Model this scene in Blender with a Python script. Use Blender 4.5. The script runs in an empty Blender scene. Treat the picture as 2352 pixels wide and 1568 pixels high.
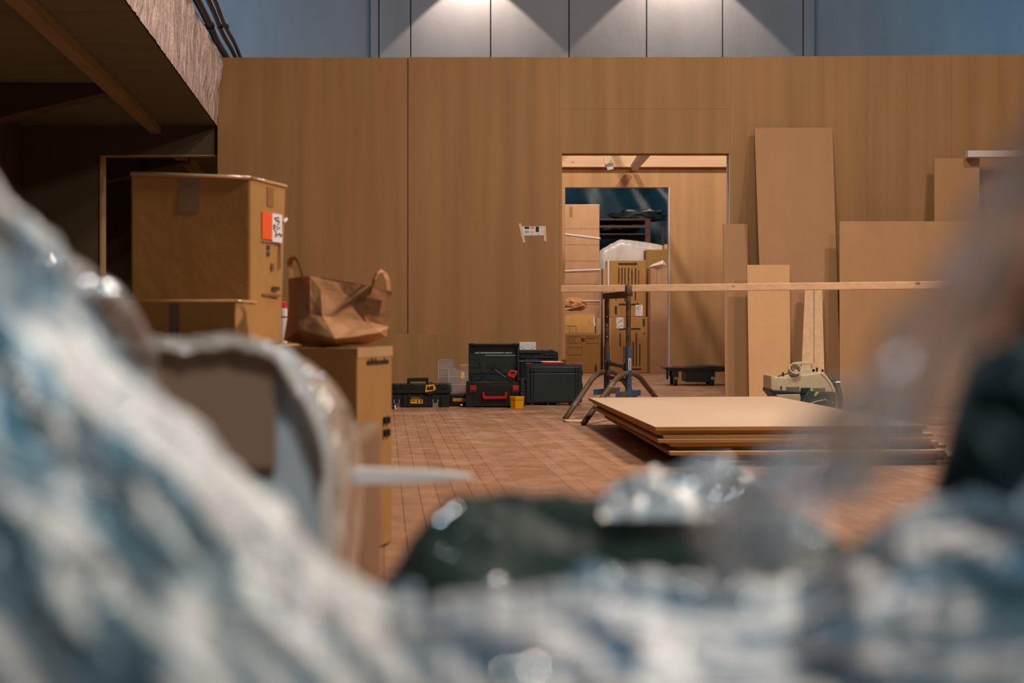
import bpy, bmesh, math, random
from mathutils import Vector, Matrix, noise

R = math.radians
F = 50 / 36 * 2352          # focal length in pixels of the 2352 frame
H = 0.63                    # eye height
HY = 750                    # horizon row
C = bpy.context.scene.collection
scn = bpy.context.scene

# ---------------------------------------------------------------- camera
cd = bpy.data.cameras.new('camera')
cam = bpy.data.objects.new('camera', cd); C.objects.link(cam)
cam.location = (0, 0, H); cam.rotation_euler = (R(90), 0, 0)
cd.lens = 50; cd.sensor_width = 36; cd.shift_y = -(784 - HY) / 2352
cd.clip_start = 0.02; cd.clip_end = 200
cd.dof.use_dof = True; cd.dof.focus_distance = 10.0; cd.dof.aperture_fstop = 4.0
scn.camera = cam

# ---------------------------------------------------------------- world, lights, exposure
w = bpy.data.worlds.new('world'); scn.world = w; w.use_nodes = True
w.node_tree.nodes['Background'].inputs[0].default_value = (0.30, 0.42, 0.55, 1)
w.node_tree.nodes['Background'].inputs[1].default_value = 0.07
scn.view_settings.view_transform = 'Standard'; scn.view_settings.look = 'None'
scn.view_settings.gamma = 1; scn.view_settings.exposure = 0.0
scn.view_settings.use_curve_mapping = False
scn.cycles.use_denoising = True
scn.cycles.max_bounces = 8; scn.cycles.transparent_max_bounces = 16
scn.cycles.sample_clamp_indirect = 6

def area(name, loc, target, sx, sy, power, col, spread=180):
    l = bpy.data.lights.new(name, 'AREA'); l.shape = 'RECTANGLE'; l.size = sx; l.size_y = sy
    l.energy = power; l.color = col; l.spread = R(spread)
    o = bpy.data.objects.new(name, l); C.objects.link(o); o.location = loc
    o.rotation_euler = (Vector(target) - Vector(loc)).to_track_quat('-Z', 'Y').to_euler()
    return o
def spot(name, loc, target, power, col, ang, blend, rad):
    l = bpy.data.lights.new(name, 'SPOT'); l.energy = power; l.color = col
    l.spot_size = R(ang); l.spot_blend = blend; l.shadow_soft_size = rad
    o = bpy.data.objects.new(name, l); C.objects.link(o); o.location = loc
    o.rotation_euler = (Vector(target) - Vector(loc)).to_track_quat('-Z', 'Y').to_euler()
    return o
WARM = (1.0, 0.87, 0.75); BLUE = (0.30, 0.62, 1.0)
area('hall_lamp', (1.3, 7.8, 5.2), (1.3, 8.2, 0.0), 0.7, 0.7, 185, WARM)
area('hall_lamp_right', (4.2, 7.6, 6.0), (2.6, 7.8, 0.0), 0.4, 0.4, 140, WARM)
area('aisle_lamp', (3.6, 4.75, 4.2), (-0.5, 4.3, 0.6), 0.5, 0.5, 210, WARM)
area('inner_room_lamp', (0.3, 13.3, 4.7), (1.2, 15.8, 1.2), 0.15, 0.15, 75, WARM)
area('inner_room_lamp_right', (2.9, 13.3, 4.7), (1.2, 15.8, 1.2), 0.15, 0.15, 65, WARM)
area('store_lamp', (1.2, 17.6, 4.4), (0.8, 20.0, 0.5), 0.8, 0.8, 110, WARM)
area('skylight_left', (-2.6, -1.2, 3.4), (0.0, 0.7, 0.4), 2.0, 1.6, 92, (0.46, 0.84, 1.0))
area('near_fill', (0.45, -0.3, 2.1), (-0.25, 1.15, 0.4), 0.4, 0.4, 7.5, (0.86, 0.95, 1.0), 95)  # fill added to brighten the wrapped carton and foreground film
area('window_far_left', (-6.8, 23.5, 6.5), (-4.6, 27, 6.2), 3, 2.4, 60, BLUE)
area('window_far_right', (10.4, 22.5, 6.5), (9.5, 27, 6.0), 3, 2.4, 75, (0.16, 0.58, 1.0))
spot('wall_washer', (-0.71, 26.35, 7.60), (-0.71, 26.36, 0), 200, (1.0, 0.84, 0.76), 92, 0.08, 0.04)
spot('wall_washer_right', (3.15, 26.35, 7.97), (3.15, 26.36, 0), 290, (1.0, 0.84, 0.76), 92, 0.08, 0.04)
area('far_hall_fill', (1.2, 21, 9.5), (1.2, 27, 6.2), 2, 2, 55, (1.0, 0.85, 0.75))  # weak warm fill added to lift the wall between the washer cones

# ---------------------------------------------------------------- helpers
def P(px, py, Y): return Vector(((px - 1176) / F * Y, Y, H + (HY - py) / F * Y))
def XX(px, Y): return (px - 1176) / F * Y
def ZZ(py, Y): return H + (HY - py) / F * Y
def YF(py): return H * F / (py - HY)

class MB:
    def __init__(s): s.v = []; s.f = []
    def add(s, vs, fs):
        n = len(s.v); s.v += [Vector(v) for v in vs]; s.f += [tuple(i + n for i in f) for f in fs]; return s
    def hexa(s, b, t):      # four bottom, four top, both counter clockwise
        return s.add(list(b) + list(t), [(3,2,1,0),(4,5,6,7),(0,1,5,4),(1,2,6,5),(2,3,7,6),(3,0,4,7)])
    def box(s, x0, x1, y0, y1, z0, z1, M=None):
        b = [Vector(p) for p in ((x0,y0,z0),(x1,y0,z0),(x1,y1,z0),(x0,y1,z0))]
        t = [Vector((p.x,p.y,z1)) for p in b]
        if M: b = [M @ p for p in b]; t = [M @ p for p in t]
        return s.hexa(b, t)
    def slab(s, bl, br, tr, tl, off):   # front quad (seen from the camera) pushed back by off
        q = [Vector(p) for p in (bl, br, tr, tl)]; o = Vector(off)
        return s.hexa([q[0], q[1], q[1]+o, q[0]+o], [q[3], q[2], q[2]+o, q[3]+o])
    def prism(s, pts, off):             # polygon pushed by off
        n = len(pts); o = Vector(off); a = [Vector(p) for p in pts]
        return s.add(a + [p+o for p in a], [tuple(range(n)), tuple(range(2*n-1, n-1, -1))] +
                     [(i, i+n, (i+1)%n+n, (i+1)%n) for i in range(n)])
    def tube(s, pts, r, seg=10, caps=True):
        pts = [Vector(p) for p in pts]; rs = r if isinstance(r, (list, tuple)) else [r]*len(pts)
        base = len(s.v); up = Vector((0,0,1)); prev = None
        for i, p in enumerate(pts):
            t = (pts[min(i+1,len(pts)-1)] - pts[max(i-1,0)]).normalized()
            if prev is None:
                a = t.cross(up)
                if a.length < 1e-3: a = t.cross(Vector((1,0,0)))
            else: a = prev - t * prev.dot(t)
            a.normalize(); prev = a; b = t.cross(a)
            for k in range(seg):
                an = 2*math.pi*k/seg; s.v.append(p + (a*math.cos(an) + b*math.sin(an))*rs[i])
        for i in range(len(pts)-1):
            for k in range(seg):
                k2 = (k+1) % seg
                s.f.append((base+i*seg+k, base+i*seg+k2, base+(i+1)*seg+k2, base+(i+1)*seg+k))
        if caps:
            s.f.append(tuple(base+k for k in reversed(range(seg))))
            s.f.append(tuple(base+(len(pts)-1)*seg+k for k in range(seg)))
        return s
    def ring(s, c, ax, r, t, seg=20, cs=8):
        c = Vector(c); ax = Vector(ax).normalized(); a = ax.orthogonal().normalized(); b = ax.cross(a)
        base = len(s.v)
        for i in range(seg):
            an = 2*math.pi*i/seg; d = a*math.cos(an)+b*math.sin(an)
            for k in range(cs):
                bn = 2*math.pi*k/cs; s.v.append(c + d*(r+t*math.cos(bn)) + ax*t*math.sin(bn))
        for i in range(seg):
            for k in range(cs):
                i2=(i+1)%seg; k2=(k+1)%cs
                s.f.append((base+i*cs+k, base+i2*cs+k, base+i2*cs+k2, base+i*cs+k2))
        return s
    def grid(s, fn, nu, nv):
        base = len(s.v)
        for j in range(nv+1):
            for i in range(nu+1): s.v.append(Vector(fn(i/nu, j/nv)))
        for j in range(nv):
            for i in range(nu):
                a = base+j*(nu+1)+i; s.f.append((a, a+1, a+nu+2, a+nu+1))
        return s
    def build(s, name, m, parent=None, bevel=0, smooth=False, solid=0, seg=2, sub=0):
        me = bpy.data.meshes.new(name); o = bpy.data.objects.new(name, me); C.objects.link(o)
        if parent is not None:
            org = Vector(parent['_o']); o.parent = parent
            par = parent
            o['_o'] = tuple(org)
            if par.parent is not None or par.type == 'MESH': pass
        else:
            lo = Vector([min(v[i] for v in s.v) for i in range(3)]); hi = Vector([max(v[i] for v in s.v) for i in range(3)])
            org = Vector(((lo.x+hi.x)/2, (lo.y+hi.y)/2, lo.z)); o.location = org; o['_o'] = tuple(org)
        me.from_pydata([v - org for v in s.v], [], s.f)
        bm = bmesh.new(); bm.from_mesh(me); bmesh.ops.recalc_face_normals(bm, faces=bm.faces); bm.to_mesh(me); bm.free()
        me.materials.append(m)
        if smooth: me.polygons.foreach_set('use_smooth', [True]*len(me.polygons))
        if solid:
            md = o.modifiers.new('thickness', 'SOLIDIFY'); md.thickness = solid
        if bevel:
            md = o.modifiers.new('bevel', 'BEVEL'); md.width = bevel; md.segments = seg; md.limit_method = 'ANGLE'; md.angle_limit = R(40)
            md.use_clamp_overlap = True
        if sub:
            md = o.modifiers.new('sub', 'SUBSURF'); md.levels = sub; md.render_levels = sub
        return o

def thing(name, loc, label, cat, group=None):
    o = bpy.data.objects.new(name, None); C.objects.link(o); o.location = loc; o['_o'] = tuple(loc)
    o.empty_display_size = 0.05
    o['label'] = label; o['category'] = cat
    if group: o['group'] = group
    return o
def tag(o, label, cat, group=None):
    o['label'] = label; o['category'] = cat
    if group: o['group'] = group
    return o
def struct(o):
    o['kind'] = 'structure'; return o
def text(s, size, origin, ux, uz, m, parent, name='lettering', sx=1.0, ext=0.0006):
    cu = bpy.data.curves.new(name, 'FONT'); cu.body = s; cu.size = size; cu.extrude = ext
    cu.align_x = 'CENTER'; cu.align_y = 'CENTER'
    t = bpy.data.objects.new('tmp', cu); C.objects.link(t)
    dg = bpy.context.evaluated_depsgraph_get(); dg.update()
    me = bpy.data.meshes.new_from_object(t.evaluated_get(dg))
    bpy.data.objects.remove(t); bpy.data.curves.remove(cu)
    ux = Vector(ux).normalized(); uz = Vector(uz).normalized(); n = ux.cross(uz)
    M = Matrix((ux, uz, n)).transposed().to_4x4()
    M.translation = Vector(origin) - Vector(parent['_o'])
    me.transform(M @ Matrix.Diagonal((sx,1,1,1)))
    me.materials.clear(); me.materials.append(m)
    o = bpy.data.objects.new(name, me); C.objects.link(o); o.parent = parent; o['_o'] = parent['_o']
    return o

# ---------------------------------------------------------------- materials
def newmat(name):
    m = bpy.data.materials.new(name); m.use_nodes = True; nt = m.node_tree
    b = nt.nodes['Principled BSDF']; return m, nt, b
def lin(c):
    def f(x):
        x /= 255; return x/12.92 if x <= 0.04045 else ((x+0.055)/1.055)**2.4
    return (f(c[0]), f(c[1]), f(c[2]), 1)
def noise_tex(nt, scale, sc=(1,1,1), detail=4, rough=0.5, rot=(0,0,0), obj=True, tex=False):
    tc = nt.nodes.new('ShaderNodeTexCoord'); mp = nt.nodes.new('ShaderNodeMapping')
    if tex: mp.vector_type = 'TEXTURE'
    mp.inputs['Scale'].default_value = sc; mp.inputs['Rotation'].default_value = rot
    n = nt.nodes.new('ShaderNodeTexNoise'); n.inputs['Scale'].default_value = scale
    n.inputs['Detail'].default_value = detail; n.inputs['Roughness'].default_value = rough
    nt.links.new(tc.outputs['Object' if obj else 'Generated'], mp.inputs[0]); nt.links.new(mp.outputs[0], n.inputs['Vector'])
    return n
def ramp(nt, src, stops):
    r = nt.nodes.new('ShaderNodeValToRGB'); e = r.color_ramp.elements
    while len(e) < len(stops): e.new(0.5)
    for k, (p, c) in enumerate(stops): e[k].position = p; e[k].color = c if len(c) == 4 else (*c, 1)
    nt.links.new(src, r.inputs[0]); return r
def bump(nt, b, src, strength, dist=0.01):
    n = nt.nodes.new('ShaderNodeBump'); n.inputs['Strength'].default_value = strength; n.inputs['Distance'].default_value = dist
    nt.links.new(src, n.inputs['Height']); nt.links.new(n.outputs[0], b.inputs['Normal']); return n
def mixc(nt, a, b, fac, mode='MIX'):
    m = nt.nodes.new('ShaderNodeMix'); m.data_type = 'RGBA'; m.blend_type = mode
    for s, x in ((m.inputs[6], a), (m.inputs[7], b), (m.inputs[0], fac)):
        if isinstance(x, bpy.types.NodeSocket): nt.links.new(x, s)
        else: s.default_value = x
    return m.outputs[2]
def plain(name, c, rough=0.5, metal=0, spec=0.5, var=0.0, scale=30):
    m, nt, b = newmat(name)
    b.inputs['Roughness'].default_value = rough; b.inputs['Metallic'].default_value = metal
    b.inputs['Specular IOR Level'].default_value = spec
    L = lin(c)
    if var:
        n = noise_tex(nt, scale)
        r = ramp(nt, n.outputs[0], [(0.3, tuple(x*(1-var) for x in L[:3])), (0.7, tuple(min(1,x*(1+var)) for x in L[:3]))])
        nt.links.new(r.outputs[0], b.inputs['Base Color'])
    else: b.inputs['Base Color'].default_value = L
    return m
def board_mat(name, c, var=0.10, streak=(6,6,0.35), rough=0.7):
    m, nt, b = newmat(name); L = lin(c)
    n1 = noise_tex(nt, 1.3, streak, 5, 0.55); n2 = noise_tex(nt, 260, (1,1,1), 2)
    r = ramp(nt, n1.outputs[0], [(0.35, tuple(x*(1-var) for x in L[:3])), (0.65, tuple(x*(1+var) for x in L[:3]))])
    g = ramp(nt, n2.outputs[0], [(0.3, (0.88,0.88,0.88)), (0.7, (1.1,1.1,1.1))])
    nt.links.new(mixc(nt, r.outputs[0], g.outputs[0], 1.0, 'MULTIPLY'), b.inputs['Base Color'])
    b.inputs['Roughness'].default_value = rough; b.inputs['Specular IOR Level'].default_value = 0.25
    return m
def pine_mat(name, c, axis):
    m, nt, b = newmat(name); L = lin(c)
    st = [18,18,18]; st[axis] = 0.8
    n1 = noise_tex(nt, 2.2, st, 6, 0.6)
    ks = [1,1,1]; ks[axis] = 0.55
    tc = nt.nodes.new('ShaderNodeTexCoord'); mp = nt.nodes.new('ShaderNodeMapping'); mp.inputs['Scale'].default_value = ks
    v = nt.nodes.new('ShaderNodeTexVoronoi'); v.inputs['Scale'].default_value = 9
    nt.links.new(tc.outputs['Object'], mp.inputs[0]); nt.links.new(mp.outputs[0], v.inputs[0])
    r = ramp(nt, n1.outputs[0], [(0.3, tuple(x*0.80 for x in L[:3])), (0.65, L)])
    k = ramp(nt, v.outputs['Distance'], [(0.0, (0.22,0.12,0.06)), (0.07, (0.45,0.28,0.18)), (0.12, (1,1,1))])
    nt.links.new(mixc(nt, r.outputs[0], k.outputs[0], 1.0, 'MULTIPLY'), b.inputs['Base Color'])
    b.inputs['Roughness'].default_value = 0.65; return m
def card_mat(name, c, var=0.08):
    m, nt, b = newmat(name); L = lin(c)
    n1 = noise_tex(nt, 7, (1,1,0.5), 4)
    r = ramp(nt, n1.outputs[0], [(0.3, tuple(x*(1-var) for x in L[:3])), (0.7, tuple(x*(1+var) for x in L[:3]))])
    nt.links.new(r.outputs[0], b.inputs['Base Color'])
    b.inputs['Roughness'].default_value = 0.72; b.inputs['Specular IOR Level'].default_value = 0.25
    n2 = noise_tex(nt, 14, (1,1,1), 3); bump(nt, b, n2.outputs[0], 0.25, 0.01)
    return m
def film_mat(name, c, lo, hi, rough=0.12, stretch=(3,3,3), rot=(0,0,0), scale=4, bs=0.6, bscale=9, gl=0.35, spec_c=(1,1,1)):
    """crumpled plastic film: clear where single, milky where it bunches"""
    m = bpy.data.materials.new(name); m.use_nodes = True; nt = m.node_tree; nt.nodes.clear()
    out = nt.nodes.new('ShaderNodeOutputMaterial')
    tr = nt.nodes.new('ShaderNodeBsdfTransparent'); tr.inputs[0].default_value = (0.93,0.96,0.97,1)
    df = nt.nodes.new('ShaderNodeBsdfDiffuse'); df.inputs[0].default_value = lin(c)
    tl = nt.nodes.new('ShaderNodeBsdfTranslucent'); tl.inputs[0].default_value = lin(c)
    gs = nt.nodes.new('ShaderNodeBsdfGlossy'); gs.inputs['Roughness'].default_value = rough; gs.inputs[0].default_value = (*spec_c, 1)
    n = noise_tex(nt, scale, stretch, 3, 0.5, rot, tex=True)
    r = ramp(nt, n.outputs[0], [(0.40, (lo,lo,lo)), (0.60, (hi,hi,hi))])
    nb = noise_tex(nt, bscale, stretch, 3, 0.5, rot, tex=True)
    bp = nt.nodes.new('ShaderNodeBump'); bp.inputs['Strength'].default_value = bs; bp.inputs['Distance'].default_value = 0.02
    nt.links.new(nb.outputs[0], bp.inputs['Height'])
    for x in (df, tl, gs): nt.links.new(bp.outputs[0], x.inputs['Normal'])
    a = nt.nodes.new('ShaderNodeMixShader'); a.inputs[0].default_value = 0.25
    nt.links.new(df.outputs[0], a.inputs[1]); nt.links.new(tl.outputs[0], a.inputs[2])
    b_ = nt.nodes.new('ShaderNodeMixShader'); nt.links.new(r.outputs[0], b_.inputs[0])
    nt.links.new(tr.outputs[0], b_.inputs[1]); nt.links.new(a.outputs[0], b_.inputs[2])
    c_ = nt.nodes.new('ShaderNodeMixShader'); fr = nt.nodes.new('ShaderNodeFresnel'); fr.inputs[0].default_value = 1.5
    mu = nt.nodes.new('ShaderNodeMath'); mu.operation = 'ADD'; mu.inputs[1].default_value = gl*0.12
    nt.links.new(fr.outputs[0], mu.inputs[0]); nt.links.new(bp.outputs[0], fr.inputs['Normal'])
    nt.links.new(mu.outputs[0], c_.inputs[0]); nt.links.new(b_.outputs[0], c_.inputs[1]); nt.links.new(gs.outputs[0], c_.inputs[2])
    nt.links.new(c_.outputs[0], out.inputs[0]); return m
def rust_mat(name, c1, c2, t=0.5, rough=0.55, scale=9):
    m, nt, b = newmat(name)
    n = noise_tex(nt, scale, (1,1,1), 8, 0.7)
    r = ramp(nt, n.outputs[0], [(t-0.05, lin(c1)), (t+0.05, lin(c2))])
    nt.links.new(r.outputs[0], b.inputs['Base Color']); b.inputs['Roughness'].default_value = rough
    bump(nt, b, n.outputs[0], 0.4, 0.004); return m

M_mdf = board_mat('mdf_wall', (162,122,80), 0.10)
M_mdf2 = board_mat('mdf_inner_wall', (196,150,104), 0.10)
M_board = board_mat('mdf_board', (176,132,92), 0.05, (3,3,1))
M_board_l = board_mat('pale_mdf_board', (215,165,115), 0.04, (3,3,1))
M_sheet = board_mat('mdf_sheet', (196,166,140), 0.04, (1.5,0.5,1))
M_edge = board_mat('mdf_sheet_edge', (176,128,66), 0.15, (2,2,60))
M_pine = pine_mat('pine_beam', (232,188,146), 0)
M_pinez = pine_mat('pine_upright', (222,178,135), 2)
M_seam = plain('seam_gap', (40,28,18), 0.9)
M_card = card_mat('carton_brown', (172,126,70)); M_card_p = card_mat('carton_pale', (190,145,108))
M_card_o = card_mat('carton_ochre', (210,158,92)); M_card_d = card_mat('carton_olive', (158,118,62))
M_paper = card_mat('kraft_paper', (196,140,92)); M_tapeb = plain('brown_tape', (150,105,68), 0.25)
M_tapew = plain('clear_tape', (196,156,116), 0.18)
M_black = plain('black_plastic', (28,32,33), 0.38, var=0.2); M_black2 = plain('dark_green_black_plastic', (38,50,50), 0.3, var=0.15, scale=8)
M_red = plain('red_plastic', (205,25,35), 0.35); M_yel = plain('yellow_plastic', (235,165,10), 0.4)
M_steel = plain('chrome_steel', (215,215,210), 0.22, 1.0); M_white = plain('white_plastic', (225,222,220), 0.4)
M_paperw = plain('white_paper', (228,220,220), 0.8); M_ink = plain('black_ink', (34,26,24), 0.7)
M_inkf = plain('faded_ink', (112,78,44), 0.8); M_inkd = plain('dark_print', (58,44,30), 0.8)
M_orange = plain('orange_label', (238,88,10), 0.6); M_orl = plain('light_orange_ink', (232,140,95), 0.7)
M_mask = plain('masking_tape', (222,190,160), 0.7); M_trim = plain('white_trim', (214,205,198), 0.5)
M_cream = plain('cream_plastic', (196,182,150), 0.42, var=0.05); M_lime = plain('lime_plastic', (150,205,50), 0.4)
M_dgreen = plain('dark_green_plastic', (38,52,48), 0.4); M_blueg = plain('blue_grip', (30,55,85), 0.5)
M_blue = rust_mat('worn_blue_paint', (26,72,108), (88,74,58), 0.52); M_rust = rust_mat('splattered_steel', (84,64,46), (140,124,106), 0.62, 0.6, 14)
M_rustd = rust_mat('dark_rusty_steel', (56,42,30), (88,64,40), 0.5, 0.6, 14)
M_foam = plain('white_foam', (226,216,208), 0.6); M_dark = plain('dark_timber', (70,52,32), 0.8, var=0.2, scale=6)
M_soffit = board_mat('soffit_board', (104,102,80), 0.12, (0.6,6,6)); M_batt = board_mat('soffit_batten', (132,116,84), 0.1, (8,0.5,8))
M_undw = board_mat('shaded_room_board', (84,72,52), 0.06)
M_rackm = plain('rack_orange_steel', (92,50,34), 0.5); M_shade_n = plain('navy_shade', (30,70,86), 0.3, var=0.5, scale=3)
M_clear = film_mat('clear_organiser_plastic', (205,195,190), 0.40, 0.5, 0.15, (1,1,1), scale=2, bs=0.05)

# plaster drips on the balcony front; ridge light and shade multiplied into the colour
m, nt, b = newmat('rough_pink_plaster'); M_fascia = m
n = noise_tex(nt, 60, (1,1,1), 4); r = ramp(nt, n.outputs[0], [(0.3, lin((176,150,142))), (0.7, lin((208,184,174)))])
nt.links.new(r.outputs[0], b.inputs['Base Color']); nd = noise_tex(nt, 12, (1,3.2,0.30), 3, .55); rd = ramp(nt, nd.outputs[0], [(0.42, (0.74,0.74,0.74)), (0.56, (1.12,1.12,1.12))])
nt.links.new(mixc(nt, r.outputs[0], rd.outputs[0], 1.0, 'MULTIPLY'), b.inputs['Base Color'])
b.inputs['Roughness'].default_value = 0.75; bump(nt, b, nd.outputs[0], 1.0, 0.05)

# hall wall
m, nt, b = newmat('grey_painted_wall'); M_far = m
n = noise_tex(nt, 1.2, (1,1,0.4), 6); r = ramp(nt, n.outputs[0], [(0.3, lin((178,172,168))), (0.7, lin((196,190,186)))])
nt.links.new(r.outputs[0], b.inputs['Base Color']); b.inputs['Roughness'].default_value = 0.8
n2 = noise_tex(nt, 2.0, (1,1,0.5), 7, 0.6); bump(nt, b, n2.outputs[0], 0.25, 0.05)

# strip wood floor, dusty
m, nt, b = newmat('dusty_strip_floor'); M_floor = m
tc = nt.nodes.new('ShaderNodeTexCoord'); mp = nt.nodes.new('ShaderNodeMapping'); mp.inputs['Rotation'].default_value = (0,0,R(90-5.1))
nt.links.new(tc.outputs['Object'], mp.inputs[0])
sp0 = nt.nodes.new('ShaderNodeSeparateXYZ'); nt.links.new(mp.outputs[0], sp0.inputs[0])
def mth(op, a_, b_=None):
    q_ = nt.nodes.new('ShaderNodeMath'); q_.operation = op
    for i_, x_ in enumerate((a_, b_)):
        if x_ is None: continue
        if isinstance(x_, bpy.types.NodeSocket): nt.links.new(x_, q_.inputs[i_])
        else: q_.inputs[i_].default_value = x_
    return q_.outputs[0]
row = mth('DIVIDE', sp0.outputs[1], 0.066); rf = mth('FRACT', row); ri = mth('FLOOR', row)
wn = nt.nodes.new('ShaderNodeTexWhiteNoise'); wn.noise_dimensions = '1D'; nt.links.new(ri, wn.inputs['W'])
tone = ramp(nt, wn.outputs[0], [(0.0, lin((156,110,80))), (1.0, lin((170,124,94)))])
gap = mth('LESS_THAN', rf, 0.06)
rnd_ = mth('MULTIPLY', gap, mth('GREATER_THAN', wn.outputs[0], 0.12))
strip = mixc(nt, tone.outputs[0], lin((112,76,54)), rnd_)
gr = noise_tex(nt, 7, (1,1,1), 8, 0.75, (R(33),R(21),R(37))); g = ramp(nt, gr.outputs[0], [(0.3, (0.72,0.68,0.66)), (0.7, (1.15,1.12,1.1))])
c1 = mixc(nt, strip, g.outputs[0], 1.0, 'MULTIPLY')
sc = noise_tex(nt, 4.0, (1,1,1), 12, 0.85, (R(27),R(41),R(31))); s = ramp(nt, sc.outputs[0], [(0.48, (0,0,0)), (0.58, (1,1,1))])
# dust gathers towards the partition, away from the walked strip
sx = nt.nodes.new('ShaderNodeSeparateXYZ'); nt.links.new(tc.outputs['Object'], sx.inputs[0])
mr = nt.nodes.new('ShaderNodeMapRange'); mr.inputs[1].default_value = -9; mr.inputs[2].default_value = -2.5; mr.inputs[3].default_value = 0.05; mr.inputs[4].default_value = 0.6
nt.links.new(sx.outputs[1], mr.inputs[0])
mm = nt.nodes.new('ShaderNodeMath'); mm.operation = 'MULTIPLY'; nt.links.new(s.outputs[0], mm.inputs[0]); nt.links.new(mr.outputs[0], mm.inputs[1])
c2 = mixc(nt, c1, lin((205,172,150)), mm.outputs[0])
sp = noise_tex(nt, 60, (1,1,1), 1); s2 = ramp(nt, sp.outputs[0], [(0.735, (0,0,0)), (0.75, (1,1,1))])
nt.links.new(mixc(nt, c2, lin((225,190,165)), s2.outputs[0]), b.inputs['Base Color'])
b.inputs['Roughness'].default_value = 0.42; b.inputs['Specular IOR Level'].default_value = 0.35
bump(nt, b, gr.outputs[0], 0.15, 0.01)

# ================================================================ SETTING
fl = struct(MB().grid(lambda u, v: (-12 + 26*u, -3 + 31*v, 0), 26, 31).build('floor', M_floor))
WY = 12.3; WT = 2.96
def wallq(x0, x1, z0, z1, y0, y1, t, b=None):
    b = b or MB()
    return b.hexa([(x0,y0,z0),(x1,y1,z0),(x1,y1+t,z0),(x0,y0+t,z0)], [(x0,y0,z1),(x1,y1,z1),(x1,y1+t,z1),(x0,y0+t,z1)])
xL = XX(499, WY); xS = XX(937, WY); xD0 = XX(1291, WY); xD1 = XX(1677, WY); zD = ZZ(352, WY)
wf = MB()
zo = ZZ(767, WY)
wallq(xL, xS, 0.0, WT, WY+0.015, WY+0.015, 0.155, wf)            # left panel stands a little back
wallq(xS+0.003, XX(1285, WY), zo, WT, WY, WY, 0.17, wf)
wallq(xS+0.004, XX(1285, WY), 0, zo, WY, WY, 0.17, wf)
wallq(XX(1285, WY)+0.001, xD0, 0, WT, WY, WY, 0.17, wf)
wallq(xD0, xD1, zD, ZZ(250, WY), WY, WY, 0.17, wf)
wallq(xD0, xD1, ZZ(250, WY)+0.0012, WT, WY, WY, 0.17, wf)
xR1 = 9.0
def wy(x): return WY - max(0, x - xD1) * 0.052
def wt(x): return WT
segs = [xD1, XX(1893, 12.25), XX(1995, 12.2), XX(2193, 12.1), xR1]
for a, c in zip(segs[:-1], segs[1:]):
    wallq(a+0.0006, c-0.0006, 0, WT, wy(a), wy(c), 0.17, wf)
struct(wf.build('wall_front', M_mdf))
# lower infill board that overlaps the seam
lb = MB(); wallq(XX(700, WY), XX(1035, WY), 0, zo, WY-0.012, WY-0.012, 0.010, lb); struct(lb.build('trim_1', M_mdf, bevel=0.002))
struct(MB().box(9.0, 9.2, -3, wy(9.0)+.17, 0, 5.5).build('wall_right', M_mdf))
# white door lining
tr = MB(); tr.box(xD1-0.006, xD1+0.0, WY+0.01, WY+0.17, 0, zD); struct(tr.build('door_1', M_trim))
tr = MB(); tr.box(XX(2215,12.05), XX(2360,12.05), 11.955, 12.03, ZZ(362,12.0), ZZ(347,12.0)); o = struct(tr.build('window_1', M_trim, bevel=0.003))
# far hall wall
fw = MB(); fw.box(-14, 16, 27.0, 27.2, 0, 10)
pj0, pj1 = XX(850, 26.85), XX(1872, 26.85)
struct(fw.build('wall_back', M_far))
fw = MB(); ed = [pj0, XX(943,26.85), XX(1127,26.85), XX(1307,26.85), XX(1485,26.85), XX(1660,26.85), XX(1845,26.85), pj1]
ed.insert(1, XX(870,26.85))
for a, c in zip(ed[:-1], ed[1:]): fw.box(a+0.012, c-0.012, 26.85, 27.0, 0, 10)
struct(fw.build('trim_2', M_far, bevel=0.004))
fw = MB()
fw.box(ed[0]+.01, ed[-1]-.01, 26.90, 27.0, 0, 10); struct(fw.build('trim_3', M_seam))
# inner room wall with its own doorway
IY = 15.8; iz = ZZ(430, IY); i0 = XX(1298, IY); i1 = XX(1536, IY)
iw = MB(); wallq(-2.2, i0, 0, 2.9, IY, IY, 0.1, iw); wallq(i0, i1, iz, 2.9, IY, IY, 0.1, iw); wallq(i1, 5.2, 0, 2.9, IY, IY, 0.1, iw)
struct(iw.build('wall_inner', M_mdf2))
tr = MB(); tr.box(i1-0.002, i1+0.011, IY-0.012, IY+0.1, 0, iz); struct(tr.build('door_2', M_trim))
# balcony
def bx(Y, x=-2.52): return x + 0.105 * (12.2 - Y)
SZ = ZZ(286, 12.3)
def dvec(Y): return Vector((bx(Y), Y, 0))
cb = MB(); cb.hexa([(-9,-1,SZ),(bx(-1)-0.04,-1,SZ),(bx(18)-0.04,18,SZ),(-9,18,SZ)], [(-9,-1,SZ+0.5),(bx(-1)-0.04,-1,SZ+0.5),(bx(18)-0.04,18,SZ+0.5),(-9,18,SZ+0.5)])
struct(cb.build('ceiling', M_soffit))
FT = ZZ(131, 12.3)
def fas(u, v):
    Y = 1.0 + u*11.8
    z = SZ - 0.012 + v*(FT + 0.06 - SZ)
    a = noise.noise(Vector((Y*15.0, z*1.5, 1.7))); c_ = noise.noise(Vector((Y*26, z*3.0, 4.7)))
    rg = max(0, a)*0.13*(0.55+0.45*math.sin(z*3+Y)) + c_*0.022 + noise.noise(Vector((Y*70, z*60, 0)))*0.003
    if v < 0.02: z += noise.noise(Vector((Y*30, 0, 3)))*0.006
    rg *= min(1, max(0, math.sin(math.pi*v))*1.6 + .12)
    return (bx(Y) + rg - 0.02, Y, z)
struct(MB().grid(fas, 900, 60).build('wall_balcony', M_fascia, smooth=True))
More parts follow.
